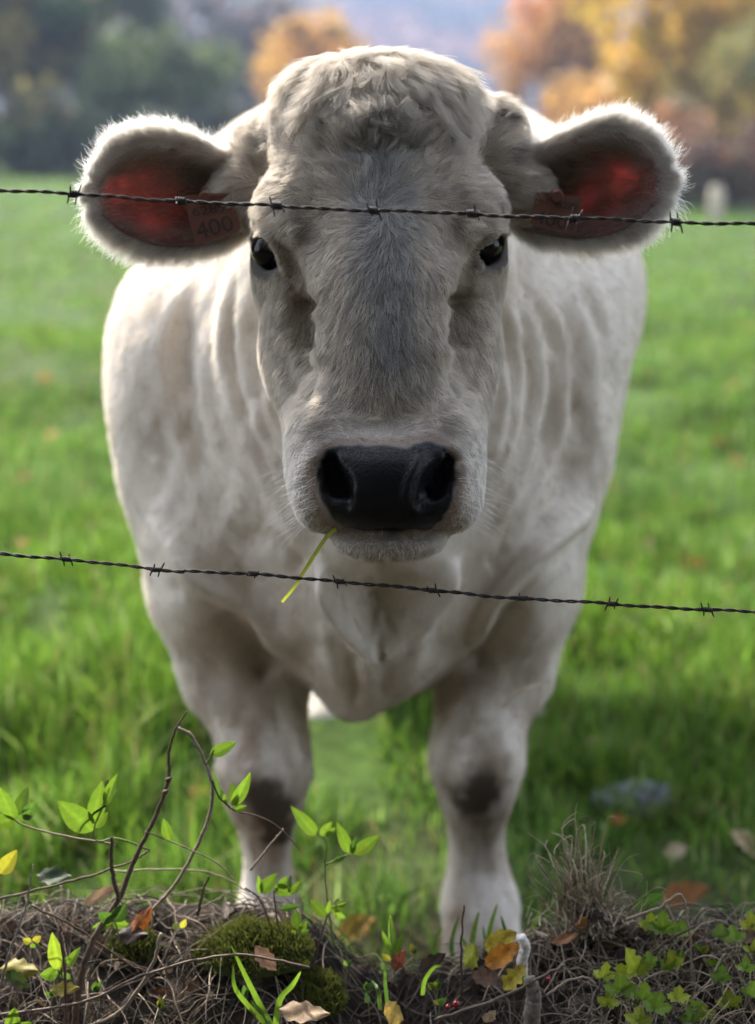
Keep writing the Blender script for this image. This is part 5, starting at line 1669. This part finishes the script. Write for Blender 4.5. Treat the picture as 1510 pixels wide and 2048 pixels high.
# fallen leaves
def dead_leaf(label, u, v, Y, L, ang, col, shape='ovate', width=.55, up=.006, group=None, ground=None, tiltn=None, curl=None):
    c = at(u, v, Y)
    if ground is not None: c[2] = float(ground(np.array([c[0]]), np.array([c[1]]))[0]) + up
    a = math.radians(ang)
    Lm = px(L, c)
    ax = np.array((math.cos(a), FR.uniform(-.5, .5), math.sin(a) * .8)); ax /= np.linalg.norm(ax)
    n = np.array((FR.uniform(-.5, .5), -.7, .75)) if tiltn is None else np.array(tiltn, float)
    v_, f_, c_ = leaf_grid(c - ax * Lm / 2, c + ax * Lm / 2, Lm * width, n, np.array(col), shape=shape, nl=18, nw=9, fold=FR.uniform(-.5, .7), curl=FR.uniform(-.35, .35) if curl is None else curl, wav=.16)
    mb = MB(); mb.add(v_, f_); mb.c = [c_]
    o = mb.build('fallen_leaf', M_dead.m)
    return tag(o, label, 'leaf', group)
RUST, TAN, BRN, DKB, ORG, YLW, GRY = (0.34, 0.12, 0.03), (0.40, 0.28, 0.17), (0.16, 0.085, 0.045), (0.05, 0.032, 0.022), (0.60, 0.25, 0.03), (0.52, 0.42, 0.05), (0.30, 0.24, 0.19)
FG = 'fallen leaves on the bank'
for a in ((('rusty orange curled leaf beside the main bramble stem'), 285, 1840, 1.54, 62, 50, RUST, 'ovate', .6), ('dark brown curled leaf below the rusty one by the bramble', 262, 1868, 1.53, 76, 15, DKB, 'ovate', .5),
          ('long pale tan leaf lying on the straw left of the bramble', 205, 1790, 1.575, 82, 25, TAN, 'ovate', .35), ('rolled pale brown leaf at the bottom edge right of the grass tuft', 610, 2028, 1.455, 112, -6, TAN, 'ovate', .42),
          ('hanging brown curled leaf right of the moss at the left hoof', 532, 1918, 1.515, 72, -60, (0.24, 0.15, 0.10), 'ovate', .5), ('orange lobed leaf lying in the yellow pair left of the pale stick', 1005, 1912, 1.515, 78, 30, ORG, 'lobed', .6),
          ('yellow rounded leaf standing left of the orange lobed one', 945, 1910, 1.535, 62, 65, (0.36, 0.38, 0.05), 'ovate', .8), ('yellow leaf behind the orange lobed one', 1000, 1885, 1.55, 70, 20, YLW, 'lobed', .7),
          ('yellow lobed leaf under the pale stick', 1030, 1955, 1.50, 66, 50, YLW, 'lobed', .6), ('oak leaf of yellow and brown in the bottom middle', 785, 2025, 1.46, 84, 120, (0.46, 0.33, 0.08), 'lobed', .6),
          ('blotched yellow and red leaf low at the left edge', 30, 1935, 1.51, 82, 20, (0.30, 0.26, 0.05), 'ovate', .6), ('dark green withered leaf under the blotched one', 36, 1960, 1.49, 60, -40, (0.05, 0.08, 0.02), 'ovate', .5),
          ('pale orange leaf stuck upright in the right straw', 1160, 1842, 1.58, 44, 70, (0.55, 0.28, 0.10), 'lobed', .7), ('flat rust leaf lying on the right straw', 1130, 1880, 1.56, 56, 10, (0.36, 0.17, 0.08), 'ovate', .4),
          ('black curled leaf above the pale orange one in the straw', 1190, 1828, 1.585, 60, 8, DKB, 'ovate', .4), ('red brown leaf with a yellow tip below the narrow pale seedling', 798, 1920, 1.50, 46, 70, (0.22, 0.06, 0.03), 'ovate', .6),
          ('dark brown folded leaf left of the yellow rounded leaf', 865, 1925, 1.52, 66, 35, DKB, 'ovate', .5), ('brown curled leaf leaning on the bank under the orange lobed one', 975, 1955, 1.50, 74, -20, BRN, 'ovate', .55),
          ('pale pointed leaf at the bottom edge below the pale stick', 980, 2030, 1.46, 54, 70, (0.45, 0.33, 0.22), 'ovate', .5), ('green withered leaf on the straw at the far left', 110, 1755, 1.585, 80, -5, (0.05, 0.08, 0.035), 'ovate', .5),
          ('small grey dead leaf beside the bottom moss', 235, 1930, 1.50, 34, 60, GRY, 'ovate', .5), ('yellow streaked leaf lying below the lime leaf pair', 130, 1978, 1.485, 62, 10, (0.42, 0.36, 0.06), 'ovate', .5)):
    dead_leaf(a[0], *a[1:7], shape=a[7], width=a[8], group=FG)
CB = [DKB, BRN, (0.10, 0.06, 0.04), DKB, GRY, (0.20, 0.12, 0.07)]
for i in range(150):
    x, y = FR.uniform(-.5, .5), FR.uniform(1.36, 1.64)
    z = float(bank_z(np.array([x]), np.array([y]))[0])
    u, v = uv_of(np.array((x, y, z)))
    dead_leaf('small dull brown dead leaf half buried in the twigs of the bank', float(u), float(v), y, FR.uniform(34, 74), FR.uniform(0, 360), np.array(CB[i % 6]) * FR.uniform(.7, 1.2), width=FR.uniform(.4, .65), group='dull dead leaves in the litter of the bank', ground=bank_z, up=.008)
# leaves in the pasture
PG = 'fallen leaves in the pasture'
def field_spot(u, v):
    for Y in np.linspace(1.9, 60, 3000):
        p = at(u, v, Y)
        if p[2] < float(field_z(np.array([p[0]]), np.array([Y]))[0]) + .04: return Y
    return 60
for lb, u, v, L, ang, col in (('orange leaf in the grass at the left edge, below the wire ear', 45, 962, 58, 20, (0.6, 0.3, 0.1)), ('pale pinkish leaf in the grass left of the cow, above the lower wire', 195, 1052, 46, 10, (0.6, 0.42, 0.32)),
                              ('small orange leaf in the grass far left beside the cow shoulder', 100, 868, 34, 30, (0.6, 0.28, 0.08)), ('orange leaf in the grass at the right, above the lower wire', 1390, 1126, 46, 25, (0.62, 0.28, 0.05)),
                              ('yellow leaf on the grass right of the cow, behind the lower wire', 1222, 1216, 46, 40, (0.62, 0.45, 0.06)), ('orange yellow leaf behind the lower wire near the right edge', 1312, 1216, 50, 10, (0.62, 0.34, 0.06)),
                              ('pale tan leaf in the grass at the right, above the orange leaf', 1300, 1085, 40, 60, (0.5, 0.38, 0.25)), ('rust leaf in the grass at the left, level with the elbow', 135, 1325, 40, 30, (0.45, 0.16, 0.05)),
                              ('large brown curled leaf standing in the grass above the grey stone', 1212, 1508, 96, -50, (0.34, 0.22, 0.15)), ('orange leaf just right of the large brown curled one', 1268, 1496, 40, 30, (0.62, 0.24, 0.05)),
                              ('yellow leaf leaning on the left end of the grey stone', 1202, 1556, 58, 80, (0.66, 0.50, 0.05)), ('brown orange leaf in the grass right of the left knee', 400, 1580, 46, 10, (0.5, 0.17, 0.05)),
                              ('cream leaf in the grass at the right edge above the bank', 1490, 1690, 76, -50, (0.60, 0.48, 0.30)), ('pale leaf in the grass left of the cream one', 1355, 1700, 62, 20, (0.45, 0.36, 0.24)),
                              ('broad rusty leaf behind the right end of the bank', 1370, 1790, 96, 10, (0.35, 0.16, 0.06)), ('orange brown leaf lying between the hooves', 712, 1855, 92, 8, (0.50, 0.24, 0.06)),
                              ('pale brown leaf just left of the left hoof', 440, 1790, 76, 5, (0.34, 0.22, 0.14)), ('red orange leaf below the grey stone', 1240, 1640, 40, 10, (0.5, 0.18, 0.05))):
    Y = field_spot(u, v)
    dead_leaf(lb, u, v, Y, L, ang, col, width=.6, group=PG, up=.03)

for i in range(16):
    u, v = (FR.uniform(20, 230) if i % 2 else FR.uniform(1270, 1500)), FR.uniform(560, 1420)
    dead_leaf('small faded orange leaf lost in the open pasture beside the cow', u, v, field_spot(u, v), FR.uniform(22, 36), FR.uniform(0, 180), np.array((0.55, 0.30, 0.10)) * FR.uniform(.7, 1.1), width=.65, group='small faded leaves scattered over the pasture', up=.03)

# stone in the grass
def stone():
    Y = field_spot(1278, 1600)
    c = at(1278, 1595, Y)
    th, ph = np.meshgrid(np.linspace(0, np.pi, 24), np.linspace(0, 2 * np.pi, 36, endpoint=False), indexing='ij')
    d = np.stack([np.sin(th) * np.cos(ph), np.sin(th) * np.sin(ph), np.cos(th)], -1)
    rr = .7 + .55 * fbm(d * 2.6 + 5, 4)
    V = (d * rr[..., None] * np.array((px(84, c), .06, px(46, c))) + c + np.array((0, .03, -.024))).reshape(-1, 3)
    i = np.arange(24 * 36).reshape(24, 36)
    M = Mat('stone_grey'); s_ = M.noise(40, 6)
    M.set(base=M.ramp(s_.outputs[0], [(.3, (.09, .09, .11)), (.7, (.24, .24, .29))]).outputs[0], rough=.85); M.bump(s_.outputs[0], .6, .01)
    tag(link('stone', mesh_np('stone', V, np.stack([i[:-1], np.roll(i, -1, 1)[:-1], np.roll(i, -1, 1)[1:], i[1:]], -1).reshape(-1, 4)), M.m), 'blue grey stone lying in the grass right of the cow', 'stone')
stone()

# red berries
M_berry = Mat('berry').set(base=(0.22, 0.012, 0.015), rough=.25)
for lb, u, v, Y, r_ in (('red berry at the bottom edge, the larger of a close pair', 912, 2008, 1.465, 7), ('red berry at the bottom edge, smaller one at the left of the pair', 896, 2014, 1.463, 5), ('red berry in the litter right of the pale stick', 1097, 1958, 1.49, 5)):
    c = at(u, v, Y); mb = MB()
    th, ph = np.meshgrid(np.linspace(0, np.pi, 12), np.linspace(0, 2 * np.pi, 16, endpoint=False), indexing='ij')
    V = c + px(r_, c) * np.stack([np.sin(th) * np.cos(ph), np.sin(th) * np.sin(ph), np.cos(th) * 1.08], -1)
    i = np.arange(12 * 16).reshape(12, 16)
    mb.add(V, np.stack([i[:-1], np.roll(i, -1, 1)[:-1], np.roll(i, -1, 1)[1:], i[1:]], -1).reshape(-1, 4))
    mb.tube(np.array([c + (0, 0, px(r_, c)), c + (.001, 0, px(r_ * 1.5, c))]), [px(2, c), px(1.5, c)], 6)
    tag(mb.build('berry', M_berry.m), lb, 'berry', 'red berries in the litter')

# what the cow carries: a grass blade in the mouth, a straw on the leg
def ribbon(name, label, cat, pts, w, col, mat):
    C = catmull([at(u, v, Y) for u, v, Y in pts], 8)
    T = np.gradient(C, axis=0); sd = np.cross(T, (0.3, -1, 0)); sd /= np.linalg.norm(sd, axis=1)[:, None]
    ww = px(w, C[0]) / 2 * (1 - .3 * np.linspace(0, 1, len(C)))[:, None]
    nm = np.array((0, -1.0, 0)) * ww * .4
    V = np.stack([C - sd * ww, C + nm, C + sd * ww], 1).reshape(-1, 3)
    i = np.arange(len(C) * 3).reshape(-1, 3)
    mb = MB(); mb.add(V, np.stack([i[:-1, :-1], i[1:, :-1], i[1:, 1:], i[:-1, 1:]], -1).reshape(-1, 4), None, col)
    tag(mb.build(name, mat), label, cat)
ribbon('grass_stalk', 'yellow green grass stalk hanging from the cow mouth', 'grass stalk', [(672, 1058, 1.50), (650, 1078, 1.485), (610, 1140, 1.485), (590, 1172, 1.487), (564, 1204, 1.49)], 9, (0.30, 0.33, 0.04), M_green.m)
ribbon('straw', 'pale straw stuck to the right foreleg above the knee', 'straw', [(1100, 1362, 2.16), (1062, 1374, 2.10), (1028, 1392, 2.08), (1004, 1416, 2.07)], 9, (0.55, 0.45, 0.33), M_stem.m)
